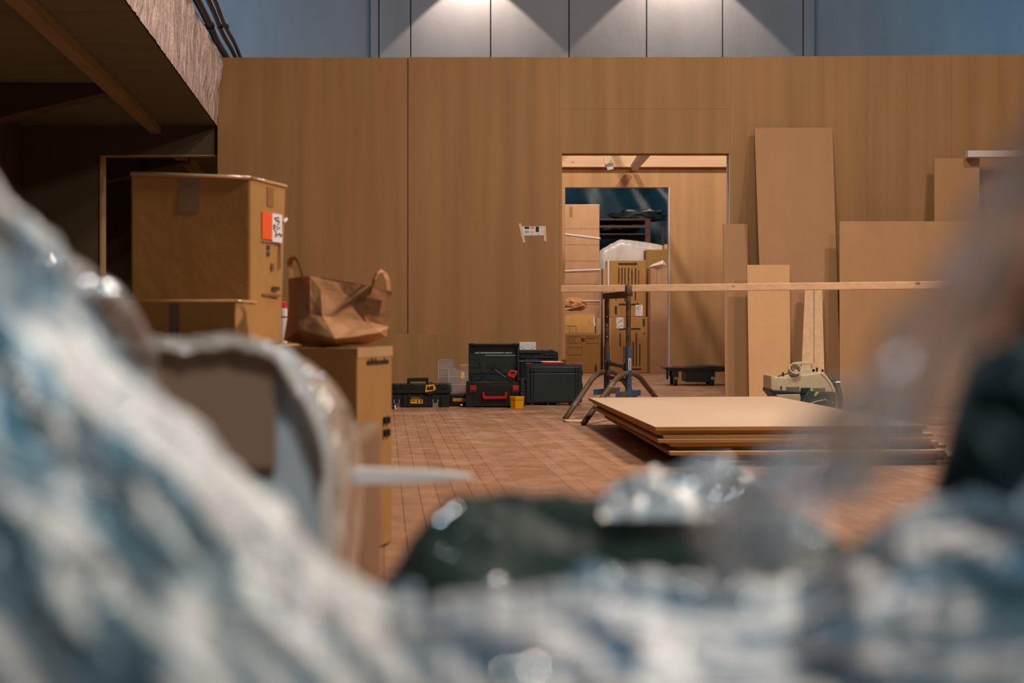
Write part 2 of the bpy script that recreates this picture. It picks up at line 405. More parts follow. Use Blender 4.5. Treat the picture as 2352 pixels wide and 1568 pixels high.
wl = MB(); wl.hexa([(-4.30-.25,12.35,0),(-4.30-.05,12.35,0),(-2.90-.05,-1,0),(-2.90-.25,-1,0)][::-1], [(-4.55,12.35,SZ),(-4.35,12.35,SZ),(-2.95,-1,SZ),(-3.15,-1,SZ)][::-1])
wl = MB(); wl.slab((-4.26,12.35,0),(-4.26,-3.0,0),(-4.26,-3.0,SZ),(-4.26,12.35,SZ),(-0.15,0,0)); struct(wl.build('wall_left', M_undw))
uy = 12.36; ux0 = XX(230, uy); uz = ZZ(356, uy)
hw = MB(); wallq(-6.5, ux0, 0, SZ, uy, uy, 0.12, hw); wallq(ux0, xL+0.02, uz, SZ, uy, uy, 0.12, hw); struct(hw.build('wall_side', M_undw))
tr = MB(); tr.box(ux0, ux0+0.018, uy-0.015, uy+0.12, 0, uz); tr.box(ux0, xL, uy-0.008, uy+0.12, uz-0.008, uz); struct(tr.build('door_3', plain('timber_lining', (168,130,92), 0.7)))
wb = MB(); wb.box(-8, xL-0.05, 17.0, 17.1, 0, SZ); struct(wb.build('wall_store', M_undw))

def batten(Y0, Y1, xo, wdt, z0, name, label, m=M_batt):
    o = MB().hexa([(bx(Y0)+xo,Y0,z0),(bx(Y0)+xo+wdt,Y0,z0),(bx(Y1)+xo+wdt,Y1,z0),(bx(Y1)+xo,Y1,z0)],
                  [(bx(Y0)+xo,Y0,SZ),(bx(Y0)+xo+wdt,Y0,SZ),(bx(Y1)+xo+wdt,Y1,SZ),(bx(Y1)+xo,Y1,SZ)]).build(name, m, bevel=0.003)
    return tag(o, label, 'batten', 'timbers under the balcony')
batten(3.0, 12.34, -0.60, 0.09, SZ-0.075, 'ceiling_batten', 'long brown timber batten running along the balcony soffit towards the partition')
batten(12.6, 16.9, -0.62, 0.10, SZ-0.09, 'ceiling_batten', 'far timber batten seen through the dark doorway under the balcony')
def tapered(Yb, pxl, pxr, pyt, pybl, pybr, label):
    a = MB(); a.prism([P(pxl,pyt,Yb), P(pxr,pyt,Yb), P(pxr,pybr,Yb), P(pxl,pybl,Yb)], (0.02,0.16,0))
    return tag(a.build('ceiling_beam', M_dark, bevel=0.004), label, 'beam', 'timbers under the balcony')
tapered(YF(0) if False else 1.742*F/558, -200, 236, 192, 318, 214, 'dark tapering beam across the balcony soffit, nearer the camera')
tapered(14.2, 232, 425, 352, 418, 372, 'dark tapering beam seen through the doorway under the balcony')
# pipes and cables along the balcony edge
for k, (dx, dz, r_, lb_) in enumerate(((0.00, 0.125, 0.030, 'thick black pipe along the balcony edge, closest to the plaster'),
                                     (0.085, 0.118, 0.018, 'middle thin black cable along the balcony edge'),
                                     (0.135, 0.118, 0.016, 'outermost thin black cable along the balcony edge'))):
    pts = [(bx(Y)+dx + 0.006*math.sin(Y*3+k), Y, FT+dz-0.02+0.004*math.sin(Y*5+k*2)) for Y in [5.5+0.25*i for i in range(31)]]
    t = thing('cable', Vector(pts[0]), lb_, 'cable', 'cables along the balcony edge')
    MB().tube(pts, r_, 10).build('sheath', M_black, t, smooth=True)
    for Y in (7.9, 9.1, 10.4, 11.5): MB().tube([(bx(Y)+dx-0.001, Y, FT+dz-0.02), (bx(Y+.03)+dx, Y+0.03, FT+dz-0.02)], r_*1.35, 10).build('clip', M_black2, t)

# ================================================================ LEANING BOARDS
def lean(name, pxs, Yb, Yt, zt_py, m, label, th=0.018, zb=0.0, cat='board', grp='boards leaning on the partition', dz=0.0):
    """pxs: bottom-left, bottom-right, top-right, top-left columns"""
    bl = Vector((XX(pxs[0], Yb), Yb, zb)); br_ = Vector((XX(pxs[1], Yb), Yb, zb))
    z = ZZ(zt_py, Yt); tr_ = Vector((XX(pxs[2], Yt), Yt, z)); tl_ = Vector((XX(pxs[3], Yt), Yt, z + dz))
    return tag(MB().slab(bl, br_, tr_, tl_, (0, th, 0)).build(name, m, bevel=0.0015), label, cat, grp)
lean('mdf_board', (1666,1722,1717,1661), 11.72, 12.20, 514, M_board, 'narrow brown board leaning beside the right edge of the doorway')
lean('mdf_board', (1755,1932,1912,1733), 11.60, 12.20, 293, M_board, 'tallest brown board leaning on the partition right of the doorway')
lean('mdf_board', (1721,1816,1814,1716), 11.38, 11.76, 608, M_board_l, 'short pale board leaning in front of the tallest board')
lean('mdf_board', (1929,2330,2330,1928), 11.28, 11.72, 508, M_board, 'wide brown board leaning right of the dust extractor', cat='board')
lean('mdf_board', (2147,2252,2250,2146), 11.72, 12.06, 363, M_board, 'brown board standing behind the wide board under the white lintel')
lean('timber_plank', (1838,1869,1869,1849), 11.2, 11.68, 655, M_pinez, 'left one of two knotty pine planks leaning behind the dust extractor', 0.02, cat='plank', grp='pine planks leaning')
lean('timber_plank', (1870,1896,1888,1870.3), 11.2, 11.68, 655, M_pinez, 'right one of two knotty pine planks leaning behind the dust extractor', 0.02, cat='plank', grp='pine planks leaning')

# ================================================================ NOTICE ON THE WALL
ny = WY - 0.002
t = thing('notice', P(1225, 545, ny), 'white paper notice with colour swatches taped to the partition', 'notice')
MB().slab(P(1196,541,ny), P(1251,540,ny), P(1251,519,ny), P(1196,520,ny), (0,0.001,0)).build('paper', M_paperw, t)
def sw(a, b_, c_, d_, m, nm): MB().slab(P(a,d_,ny-.0012), P(c_,d_,ny-.0012), P(c_,b_,ny-.0012), P(a,b_,ny-.0012), (0,0.001,0)).build(nm, m, t)
sw(1205,520.5,1215.5,525.5, M_ink, 'swatch'); sw(1218,520,1227.5,525, M_orl, 'swatch'); sw(1230.5,520,1238,532.5, M_ink, 'swatch')
sw(1205.5,530,1215.5,534.5, plain('grey_ink',(165,158,158),.8), 'swatch'); sw(1218,530,1227.5,534.5, plain('beige_ink',(205,190,170),.8), 'swatch')
b = MB()
for (x0, y0, x1) in ((1241,522,1247),(1242,525,1244),(1242,530,1245),(1244,533,1247),(1233,535,1238),(1234,537,1241),(1206,537,1211),(1219,537,1224)):
    b.slab(P(x0,y0+.8,ny-.0012), P(x1,y0+.8,ny-.0012), P(x1,y0,ny-.0012), P(x0,y0,ny-.0012), (0,0.001,0))
b.build('printed_lines', plain('soft_grey_ink',(150,145,145),.8), t)
MB().prism([P(1191,514,ny-.002), P(1197,512,ny-.002), P(1207,556,ny-.002), P(1201.5,558,ny-.002)], (0,.001,0)).build('tape', M_mask, t)
MB().prism([P(1249,519,ny-.002), P(1253.5,518,ny-.002), P(1255.5,555,ny-.002), P(1249,553,ny-.002)], (0,.001,0)).build('tape', M_mask, t)

# socket
sy = WY - 0.03
t = thing('wall_socket', P(1212, 800, sy), 'white double wall socket on the partition above the toolboxes', 'socket')
MB().slab(P(1193,808,sy), P(1231,808,sy), P(1231,785.5,sy), P(1193,785.5,sy), (0,0.03,0)).build('faceplate', M_white, t, bevel=0.004)
for cx in (1199.5, 1224.5):
    for dx, dy in ((1.8*(1 if cx<1210 else -1),-0.5),(-3.2*(1 if cx<1210 else -1),1.5),(0,5.6),(4.4*(1 if cx<1210 else -1),5.6)):
        q = P(cx+dx, 795+dy, sy-0.001); b = MB().box(q.x-.003, q.x+.003, q.y, q.y+.002, q.z-.004, q.z+.004); b.build('pin_hole', M_ink, t)
b = MB(); q = P(1212, 791, sy-0.003); b.box(q.x-.012, q.x-.002, q.y, q.y+.004, q.z-.008, q.z+.008); b.box(q.x+.002, q.x+.012, q.y, q.y+.004, q.z-.008, q.z+.008); b.build('switch', M_white, t, bevel=.001)

# ================================================================ TOOLBOXES
def pxbox(b, x0, x1, y0, y1, Y, d, back=None):     # front face pixels at depth Y, true depth d
    return b.box(XX(x0,Y), XX(x1,Y), Y, Y+d, ZZ(y1,Y), ZZ(y0,Y))
# black tool box with yellow label
Y = 11.1
t = thing('toolbox', (XX(965,Y), Y, 0), 'low black toolbox with a yellow label and chrome latches beside the tall carton', 'toolbox')
b = MB(); b.box(XX(893,Y), XX(1032,Y), Y, Y+0.24, 0.0, ZZ(905,Y))
for px in (926, 937, 984, 1012): b.box(XX(px,Y), XX(px+5,Y), Y-0.012, Y, 0.0, ZZ(906,Y))
b.box(XX(925,Y), XX(988,Y), Y-0.008, Y, 0.01, ZZ(908,Y))
b.build('body', M_black, t, bevel=0.006)
lid = MB(); lid.prism([P(896,883,Y-.01), P(1031,882,Y-.01), P(1034,890,Y-.01), P(1035,903,Y-.01), P(893,904,Y-.01)], (0,0.26,0))
for px in (903, 921, 945, 1008, 1017): lid.box(XX(px,Y), XX(px+9,Y), Y-0.016, Y+.1, ZZ(893,Y), ZZ(881,Y))
L = lid.build('lid', M_black, t, bevel=0.005)
hb = MB(); q = lambda px, py, yy=Y+0.08: P(px,py,yy)
hb.prism([q(935,884),q(935,868),q(984,867),q(984,884),q(978,884),q(978,876),q(942,876),q(942,884)], (0,0.03,0)); hb.build('handle', M_black, L, bevel=0.003)
lb_ = MB().slab(P(943,926.5,Y-.0095), P(971,926.5,Y-.0095), P(971,917,Y-.0095), P(943,917,Y-.0095), (0,.002,0)).build('label', M_yel, t)
MB().slab(P(943,917,Y-.0095), P(971,917,Y-.0095), P(971,911,Y-.0095), P(943,911,Y-.0095), (0,.002,0)).build('label', M_ink, t)
text('DEWALT', 0.016, P(955,913.8,Y-.0115), (1,0,0), (0,0,1), M_yel, t, sx=1.05)
b = MB()
for x0 in (957.5, 965.5): b.prism([P(x0,918.5,Y-.012),P(x0+4.2,918.5,Y-.012),P(x0+2.8,921.5,Y-.012),P(x0+3.8,924.5,Y-.012),P(x0+0.4,924.5,Y-.012),P(x0+1.6,921.5,Y-.012)], (0,.001,0))
b.slab(P(945,921,Y-.012), P(954,921,Y-.012), P(954,919.5,Y-.012), P(945,919.5,Y-.012), (0,.001,0)); b.build('printed_symbol', M_ink, t)
for x0 in (904, 993):
    la = MB(); la.slab(P(x0,936,Y-.02), P(x0+14,936,Y-.02), P(x0+13,925,Y-.02), P(x0+1,925,Y-.02), (0,.012,0))
    la.tube([P(x0+1.5,925,Y-.018), P(x0+1.5,917,Y-.012)], .0025, 6); la.tube([P(x0+12.5,925,Y-.018), P(x0+12.5,917,Y-.012)], .0025, 6)
    la.build('latch', M_steel, t, bevel=0.001)
# tape measure on the lid
yy = Y-0.03
t = thing('tape_measure', P(989, 900, yy), 'yellow and black tape measure hanging on the lid of the low black toolbox', 'tape measure')
MB().prism([P(976,901,yy),P(977.5,886,yy),P(980,884,yy),P(996,882.5,yy),P(999,887,yy),P(1001,892,yy),P(998,897,yy)], (0,.03,0)).build('case', M_yel, t, bevel=.003)
MB().prism([P(980,895.5,yy-.001),P(981,887.5,yy-.001),P(985,886.5,yy-.001),P(985,890,yy-.001),P(990,886,yy-.001),P(995.5,885.5,yy-.001),P(995,895,yy-.001)], (0,.002,0)).build('grip_pad', M_ink, t)
MB().prism([P(976,901,yy+.004),P(998,898,yy+.004),P(996,904,yy+.004),P(985,906,yy+.004)], (0,.025,0)).build('base', M_black, t, bevel=.002)
b = MB(); b.ring(P(990,881,yy+.015), (0,1,0), .012, .003, 14, 6); b.build('wrist_strap', M_black, t)
t = thing('tape_roll', P(898, 941, 10.9), 'black roll with chrome rim on the floor left of the low toolbox', 'tape roll')
MB().tube([P(899,938,10.9)+Vector((-.03,0,.006)), P(899,938,10.9)+Vector((.028,0,.006))], .035, 18).build('roll', M_black, t, bevel=.003)
MB().ring(P(899,938,10.9)+Vector((.029,0,.006)), (1,0,0), .030, .004).build('rim', M_steel, t)

# clear organisers on a flat black and yellow box
Y = 11.25
t = thing('toolbox', (XX(1053,Y), Y, 0), 'flat black toolbox with a yellow front stripe under the clear organisers', 'toolbox')
b = MB(); b.box(XX(1034,Y), XX(1069,Y), Y, Y+0.30, 0.0, ZZ(905,Y)); b.build('body', M_black, t, bevel=.006)
MB().slab(P(1040,922,Y-.008), P(1068.5,922,Y-.008), P(1068.5,914.5,Y-.008), P(1040,914.5,Y-.008), (0,.01,0)).build('stripe', M_yel, t, bevel=.002)
def organiser(pts, Y, d, ribs_h, ribs_v, label, sticker=None):
    t = thing('organiser_box', P(pts[0][0], pts[0][1], Y), label, 'organiser', 'clear organisers by the toolboxes')
    MB().prism([P(a, c_, Y) for a, c_ in pts], (0, d, 0)).build('case', M_clear, t, bevel=.004)
    b = MB()
    for (x0, x1, y_) in ribs_h: b.tube([P(x0,y_,Y-.002), P(x1,y_,Y-.002)], .0022, 6)
    for (x_, y0, y1) in ribs_v: b.tube([P(x_,y0,Y-.002), P(x_,y1,Y-.002)], .0022, 6)
    pp = [P(a, c_, Y-.001) for a, c_ in pts]; b.tube(pp + [pp[0]], .0025, 6)
    b.build('divider', plain('frosted_plastic',(205,185,172),.4), t)
    if sticker: sticker(t)
    return t
organiser([(1007,928),(1007,829),(1012,826),(1044,827),(1045,844),(1046,928)], 11.62, .05, [(1007,1045,847),(1007,1040,866)], [], 'taller clear organiser case standing behind, left of the open case')
def stk(t): MB().slab(P(1058,870,11.375), P(1066.5,870,11.375), P(1066.5,854,11.375), P(1058,854,11.375), (0,.003,0)).build('sticker', rust_mat('yellow_sticker',(225,150,20),(240,220,190),.5,.5,90), t)
organiser([(1034,904),(1030,880),(1030,847),(1043,846.5),(1046,850),(1074,850),(1074,904)], 11.38, .05, [(1031,1073,866),(1033,1073,884)], [(1062,866,884)], 'shorter clear organiser case with a yellow sticker in front', stk)
t = thing('carton', (XX(1066,11.8), 11.8, 0), 'small brown carton edge behind the clear organiser cases', 'carton')
b = MB(); b.box(XX(1056,11.8), XX(1078,11.8), 11.8, 12.1, 0, ZZ(838,11.8)); b.build('body', M_card_p, t, bevel=.003)

# open tool case
Y = 11.1; xa, xb = XX(1072,Y), XX(1190,Y); zt = ZZ(881,Y)
t = thing('tool_case', ((xa+xb)/2, Y, 0), 'open dark green-black tool case with red latches and handle', 'tool case')
b = MB(); w_ = .008
b.box(xa,xb,Y,Y+w_,0.0,zt); b.box(xa,xb,Y+.29,Y+.298,0,zt); b.box(xa,xa+w_,Y,Y+.298,0,zt); b.box(xb-w_,xb,Y,Y+.298,0,zt); b.box(xa,xb,Y,Y+.298,0,.012)
b.box(xa-.004, xa+.05, Y-.008, Y+.03, 0, zt+.02); b.box(xb-.05, xb+.004, Y-.008, Y+.03, 0, zt-.02)
b.box(xa+.12, xa+.125, Y-.004, Y, .0, .1)
b.build('body', M_black, t, bevel=.004)
Yl = Y+.30; la, lbx = XX(1076,Yl), XX(1192,Yl); lz0, lz1 = zt, ZZ(789,Yl)
b = MB(); b.box(la,lbx,Yl+.05,Yl+.058,lz0,lz1); b.box(la,la+.012,Yl,Yl+.058,lz0,lz1); b.box(lbx-.012,lbx,Yl,Yl+.058,lz0,lz1); b.box(la,lbx,Yl,Yl+.058,lz1-.012,lz1)
b.box(la+.008, la+.05, Yl-.006, Yl+.03, lz1-.01, lz1+.004); b.box(lbx-.06, lbx-.008, Yl-.006, Yl+.03, lz1-.01, lz1+.004)
Lid = b.build('lid', M_black2, t, bevel=.003)
b = MB()
for py in (856, 806): b.box(la+.012,lbx-.012,Yl+.042,Yl+.05,ZZ(py+1.2,Yl),ZZ(py-1.2,Yl))
for px in (1082,1088,1103,1176,1184): b.box(XX(px,Yl),XX(px+1.2,Yl),Yl+.044,Yl+.05,lz0,ZZ(862,Yl))
b.box(XX(1080,Yl),XX(1102,Yl),Yl+.044,Yl+.05,ZZ(844,Yl),ZZ(843,Yl)); b.box(XX(1102,Yl),XX(1103,Yl),Yl+.044,Yl+.05,ZZ(844,Yl),ZZ(820,Yl))
for p0, p1 in (((1133,846),(1091,879)), ((1133,846),(1160,866)), ((1092,800),(1080,789)), ((1156,812),(1172,799))): b.tube([P(*p0,Yl+.044), P(*p1,Yl+.044)], .003, 6)
b.ring(P(1134,842,Yl+.046), (0,1,0), .016, .003, 16, 6)
b.build('rib', M_black2, Lid)
b = MB()
for (x0,x1,y_,h_) in ((1090,1178,810,3.2),(1113,1186,816,1.8)):
    b.prism([P(x0+3,y_-h_/2,Yl+.043),P(x1,y_-h_/2,Yl+.043),P(x1-2,y_+h_/2,Yl+.043),P(x0,y_+h_/2,Yl+.043)], (0,.004,0))
b.build('clear_strip', plain('glossy_clear_strip',(150,165,168),.12), Lid)
for x0 in (1081, 1179):
    b = MB(); b.slab(P(x0,896,Y-.02), P(x0+12,896,Y-.02), P(x0+12,885,Y-.02), P(x0,885,Y-.02), (0,.012,0)); la_ = b.build('latch', M_red, t, bevel=.002)
    b = MB(); b.tube([P(x0-.5,884,Y-.022),P(x0-1,899,Y-.022),P(x0+13,899,Y-.022),P(x0+12.5,884,Y-.022)], .0022, 6); b.build('latch_wire', M_steel, la_)
b = MB(); yy = Y-.022
b.prism([P(1108,900,yy),P(1112.5,900,yy),P(1113,909,yy),P(1116,910,yy),P(1156,910,yy),P(1159,909,yy),P(1160,900,yy),P(1165,900,yy),P(1165,914,yy),P(1161,916,yy),P(1111,916.5,yy),P(1108,914,yy)], (0,.018,0)); b.build('handle', M_red, t, bevel=.003)
MB().slab(P(1120,888,Y-.002),P(1153,888,Y-.002),P(1153,885,Y-.002),P(1120,885,Y-.002),(0,.002,0)).build('handle_recess', M_ink, t)
# red work light in the case
yy = Y+.12
t = thing('work_light', P(1175, 880, yy), 'red and black handheld work light standing up in the open case', 'work light')
MB().prism([P(1165,859,yy),P(1172,849,yy),P(1188,852,yy),P(1188,857,yy),P(1180,869,yy),P(1166,863,yy)], (0,.05,0)).build('head', M_red, t, bevel=.004)
MB().prism([P(1172,857,yy-.002),P(1176,851.5,yy-.002),P(1184.5,853.5,yy-.002),P(1181,860,yy-.002)], (0,.004,0)).build('lens', M_ink, t)
MB().prism([P(1169,869,yy+.01),P(1179,869,yy+.01),P(1179,883,yy+.01),P(1169,883,yy+.01)], (0,.04,0)).build('grip', M_black, t, bevel=.003)
MB().tube([P(1092,800,Yl-.01),P(1104,812,Yl-.01),P(1110,820,Yl-.01),P(1113,838,Yl-.01),P(1117,844,Yl-.03),P(1140,847,Yl-.08),P(1168,853,yy+.03)], .0035, 7).build('cord', M_black, t, smooth=True)
# dark bag
t = thing('tool_bag', (XX(1199,11.3), 11.3, 0), 'small black tool bag with glinting studs between the two cases', 'bag')
b = MB(); b.prism([P(1193,935,11.3),P(1193,872,11.3),P(1197,868,11.3),P(1203,870,11.3),P(1207,885,11.3),P(1208,932,11.3)], (0,.16,0)); b.build('body', M_black, t, bevel=.012, seg=3)
for k, (x_, y_) in enumerate(((1199,875),(1201,881),(1201.5,888),(1200,895),(1199,904))): MB().ring(P(x_,y_,11.292), (0,1,0), .003, .0022, 8, 5).build('stud', M_steel, t)
# yellow bin
Y = 10.93
t = thing('storage_bin', (XX(1187,Y), Y, 0), 'small yellow plastic bin on the floor in front of the cases', 'bin')
b = MB(); x0,x1,x2 = XX(1171,Y+.03),XX(1183,Y),XX(1204,Y+.01)
zt = ZZ(911,Y)
def tapebox(b, z0, z1, g0, g1):
    A = [Vector((XX(1171,Y)+g,Y+.05,0)) for g in (0,)]
    bot = [(XX(1173,Y)-g0,Y+.04-g0),(XX(1184,Y),Y-g0),(XX(1202,Y)+g0,Y+.01-g0),(XX(1202,Y)+g0,Y+.11+g0),(XX(1173,Y)-g0,Y+.11+g0)]
    top = [(XX(1171.5,Y)-g1,Y+.04-g1),(XX(1184,Y),Y-g1),(XX(1203.5,Y)+g1,Y+.01-g1),(XX(1203.5,Y)+g1,Y+.11+g1),(XX(1171.5,Y)-g1,Y+.11+g1)]
    n=5; b.add([(x,y,z0) for x,y in bot]+[(x,y,z1) for x,y in top], [tuple(reversed(range(n))), tuple(range(n,2*n))]+[(i,(i+1)%n,(i+1)%n+n,i+n) for i in range(n)])
tapebox(b, 0.0, zt-.02, 0, 0); b.build('body', M_yel, t, bevel=.002)
b = MB(); tapebox(b, zt-.025, zt, .003, .004); b.build('rim', M_yel, t, bevel=.002)
# closed case
Y = 11.4
t = thing('tool_case', (XX(1272,Y), Y, 0), 'closed black tool case standing upright with a red top handle', 'tool case')
b = MB(); b.box(XX(1208,Y), XX(1337,Y), Y, Y+.22, ZZ(925,Y), ZZ(836,Y)); b.build('body', M_black2, t, bevel=.012, seg=3)
b = MB(); b.box(XX(1219,Y), XX(1331,Y), Y-.012, Y, ZZ(922,Y), ZZ(857,Y)); b.box(XX(1216,Y), XX(1334,Y), Y-.008, Y, ZZ(855,Y), ZZ(842,Y)); b.build('front_panel', M_black2, t, bevel=.004)
b = MB()
for x0 in (1219, 1225, 1321, 1327): b.box(XX(x0,Y), XX(x0+2.5,Y), Y-.016, Y, ZZ(926,Y), ZZ(842,Y))
for x0,x1 in ((1217,1228),(1256,1262),(1276,1283),(1309,1322)): b.box(XX(x0,Y), XX(x1,Y), Y-.004, Y+.22, 0, ZZ(924,Y))
for y0,y1 in ((850,862),(880,902)): b.box(XX(1337,Y)-.004, XX(1340,Y)-.004, Y+.02, Y+.2, ZZ(y1,Y), ZZ(y0,Y))
b.build('corner_rib', M_black, t, bevel=.003)
b = MB(); b.tube([P(1246,835,Y+.03),P(1250,833.5,Y+.03),P(1293,833,Y+.03),P(1297,834,Y+.03)], .011, 10); b.build('handle', M_red, t, smooth=True)
b = MB(); b.box(XX(1310,Y),XX(1322,Y),Y+.05,Y+.09,ZZ(836,Y),ZZ(833.5,Y)); b.build('latch', M_red, t, bevel=.001); b = MB(); b.box(XX(1208,Y),XX(1222,Y),Y+.0,Y+.1,ZZ(836,Y),ZZ(834,Y)); b.build('latch', M_red, t, bevel=.001)
# ratchet on top
t = thing('torque_wrench', P(1245, 836, Y+.1), 'chrome torque wrench with a blue grip lying across the closed case', 'wrench')
MB().tube([P(1190,829.5,Y+.13),P(1243,830,Y+.13)], .0095, 10).build('grip', M_blueg, t)
MB().tube([P(1243,830,Y+.13),P(1292,830.5,Y+.13)], .0045, 8).build('shaft', M_steel, t)
b = MB(); b.tube([P(1296,834.5,Y+.13),P(1296,825.5,Y+.13)], .013, 12); b.tube([P(1289,830.5,Y+.13),P(1300,830.5,Y+.13)], .011, 10); b.build('head', M_rustd, t, bevel=.002)
# open black case behind
Y = 11.85
t = thing('tool_case', (XX(1238,Y), Y, 0), 'open black case with a ribbed lid standing behind the closed case, below the socket', 'tool case')
b = MB(); b.prism([P(1190,870,Y),P(1190,803,Y),P(1262,803,Y),P(1268,802,Y),P(1280,807,Y),P(1282,812,Y),P(1282,870,Y)], (0,.06,0)); ld = b.build('lid', M_black, t, bevel=.005)
b = MB()
for x0,x1,y0,y1 in ((1194,1239,808,810),(1194,1276,819,821),(1206,1238,824,828),(1240,1242,806,840),(1253,1255,812,832),(1273,1275,812,832),(1254,1274,813,814),(1196,1197,806,868),(1222,1223,810,820)): b.box(XX(x0,Y),XX(x1,Y),Y-.012,Y,ZZ(y1,Y),ZZ(y0,Y))
b.build('rib', M_black2, ld, bevel=.002)
b = MB(); b.box(XX(1188,Y),XX(1284,Y),Y-.10,Y+.10,0,ZZ(868,Y)); b.build('body', M_black, t, bevel=.006)

# ================================================================ TRESTLES AND BEAM
def trestle(label, dx=0, dy=0):
    t = thing('trestle', (.73+dx, 9.85+dy, 0), label, 'trestle', 'builders trestles under the beam')
    D = Vector((dx, dy, 0))
    Lp, Rp = Vector((.67,10.04,0))+D, Vector((.79,9.65,0))+D
    feet = {0: (Vector((.356,9.53,.0))+D, Vector((.98,10.55,0))+D), 1: (Vector((.455,9.07,.0))+D, Vector((1.12,10.25,0))+D)}
    for k, (p, ztop) in enumerate(((Lp, .845), (Rp, .905))):
        b = MB(); b.tube([p+Vector((0,0,.49)), p+Vector((0,0,ztop))], .017, 12); ip = b.build('inner_post', M_rustd, t)
        for z in (.70, .64, .56): MB().tube([p+Vector((0,-.0185,z)), p+Vector((0,-.0165,z))], .004, 8).build('pin_hole', M_white if k == 0 else M_ink, ip)
        MB().tube([p+Vector((0,0,.14)), p+Vector((0,0,.495))], .022, 12).build('post', M_blue, t, bevel=.001)
        a, c_ = feet[k]; top = Vector((p.x, p.y, .315))
        ea, eb = .30, .155; zc = top.z - eb; half = []
        for ft in (a, c_):
            hv = Vector((ft.x-p.x, ft.y-p.y, 0)).normalized(); br_ = []
            for i in range(9):
                an = R(90 - 50*i/8)
                br_.append(Vector((p.x, p.y, zc)) + hv*ea*math.cos(an) + Vector((0,0,eb*math.sin(an))))
            br_.append(br_[-1].lerp(ft+Vector((0,0,.012)), .5)); br_.append(ft+Vector((0,0,.012))); half.append(br_)
        pts = half[0][::-1] + half[1][1:]
        MB().tube(pts, .0185, 12).build('leg_arch', M_rust, t, smooth=True)
        d = (c_-a).normalized(); mz = .175
        q0 = p - d*.20 + Vector((0,0,mz)); q1 = p + d*.20 + Vector((0,0,mz))
        MB().hexa([q0+Vector((0,-.012,-.02)), q1+Vector((0,-.012,-.02)), q1+Vector((0,.012,-.02)), q0+Vector((0,.012,-.02))],
                  [q0+Vector((0,-.012,.02)), q1+Vector((0,-.012,.02)), q1+Vector((0,.012,.02)), q0+Vector((0,.012,.02))]).build('cross_plate', M_blue, t, bevel=.002)
    for z0, z1, r_ in ((.375,.355,.015), (.275,.262,.015)):
        b = MB(); b.tube([Lp+Vector((0,0,z0)), Rp+Vector((0,0,z1))], r_, 12)
        if z0 > .3:
            b.ring(Lp+Vector((.005,-.01,z0)), (Rp-Lp), .024, .009, 14, 6); b.ring(Rp+Vector((-.01,.04,z1)), (Rp-Lp), .024, .009, 14, 6)
        b.build('stretcher', M_rust, t, smooth=True)
    e = Vector((.12,-.39,0)).normalized()
    b = MB(); b.hexa([Lp-e*.03+Vector((-.02,0,.825)), Lp-e*.03+Vector((.02,0,.825)), Rp+Vector((.02,0,.825)), Rp+Vector((-.02,0,.825))],
                     [Lp-e*.03+Vector((-.02,0,.868)), Lp-e*.03+Vector((.02,0,.868)), Rp+Vector((.02,0,.868)), Rp+Vector((-.02,0,.868))]); b.build('head_bar', M_rust, t, bevel=.003)
    b = MB(); b.box(Lp.x+.02, Lp.x+.04, Lp.y-.12, Lp.y-.09, .828, .87); b.build('yellow_mark', M_yel, t)
    b = MB(); b.tube([Rp+Vector((0,-.0,.845)), Rp+Vector((0,0,.86)), Rp+Vector((0,0,.905)), Rp+Vector((0,0,.918))], [.020,.024,.024,.014], 12); b.build('end_stop', M_rust, t, smooth=True)
    q = Rp+Vector((.006,-.0235,.37))
    l_ = MB().box(q.x-.008, q.x+.010, q.y, q.y+.004, q.z-.035, q.z+.045).build('sticker', M_paperw, t)
    b = MB()
    for i in range(9): b.box(q.x-.005+.003*(i%2), q.x+.007, q.y-.001, q.y+.001, q.z-.030+.008*i, q.z-.026+.008*i)
    b.build('printed_lines', M_ink, l_)
    return t
trestle('blue and rusty steel builders trestle holding the left end of the beam')
trestle('steel builders trestle holding the right end of the beam, at the picture edge', 2.72, -1.11)
b = MB(); a0 = Vector((XX(1288,9.9), 9.90, 0)); a1 = Vector((3.64, 8.55, 0)); n_ = Vector((.03,.075,0))
zb0, zb1 = .869, .869
b.hexa([a0+Vector((0,0,zb0)), a1+Vector((0,0,zb1)), a1+n_+Vector((0,0,zb1)), a0+n_+Vector((0,0,zb0))], [a0+Vector((0,0,zb0+.047)), a1+Vector((0,0,zb1+.047)), a1+n_+Vector((0,0,zb1+.047)), a0+n_+Vector((0,0,zb0+.047))])
tag(b.build('timber_beam', M_pine, bevel=.003), 'long pale pine beam laid across the trestle in front of the doorway', 'beam')
b = MB(); b.prism([P(1293,963,9.50),P(1322,961,9.62),P(1356,966,9.40),P(1352,973,9.25),P(1300,967,9.42)], (0,0,.0))
b = MB(); z=.012; pts=[(XX(1292,9.50),9.50),(XX(1300,9.4),9.36),(XX(1352,9.3),9.28),(XX(1356,9.4),9.42)]
b.hexa([(x,y,0) for x,y in pts],[(x,y,z) for x,y in pts]); tag(b.build('wood_offcut', M_pine, bevel=.002), 'thin wood offcut on the floor under the left trestle foot', 'offcut')

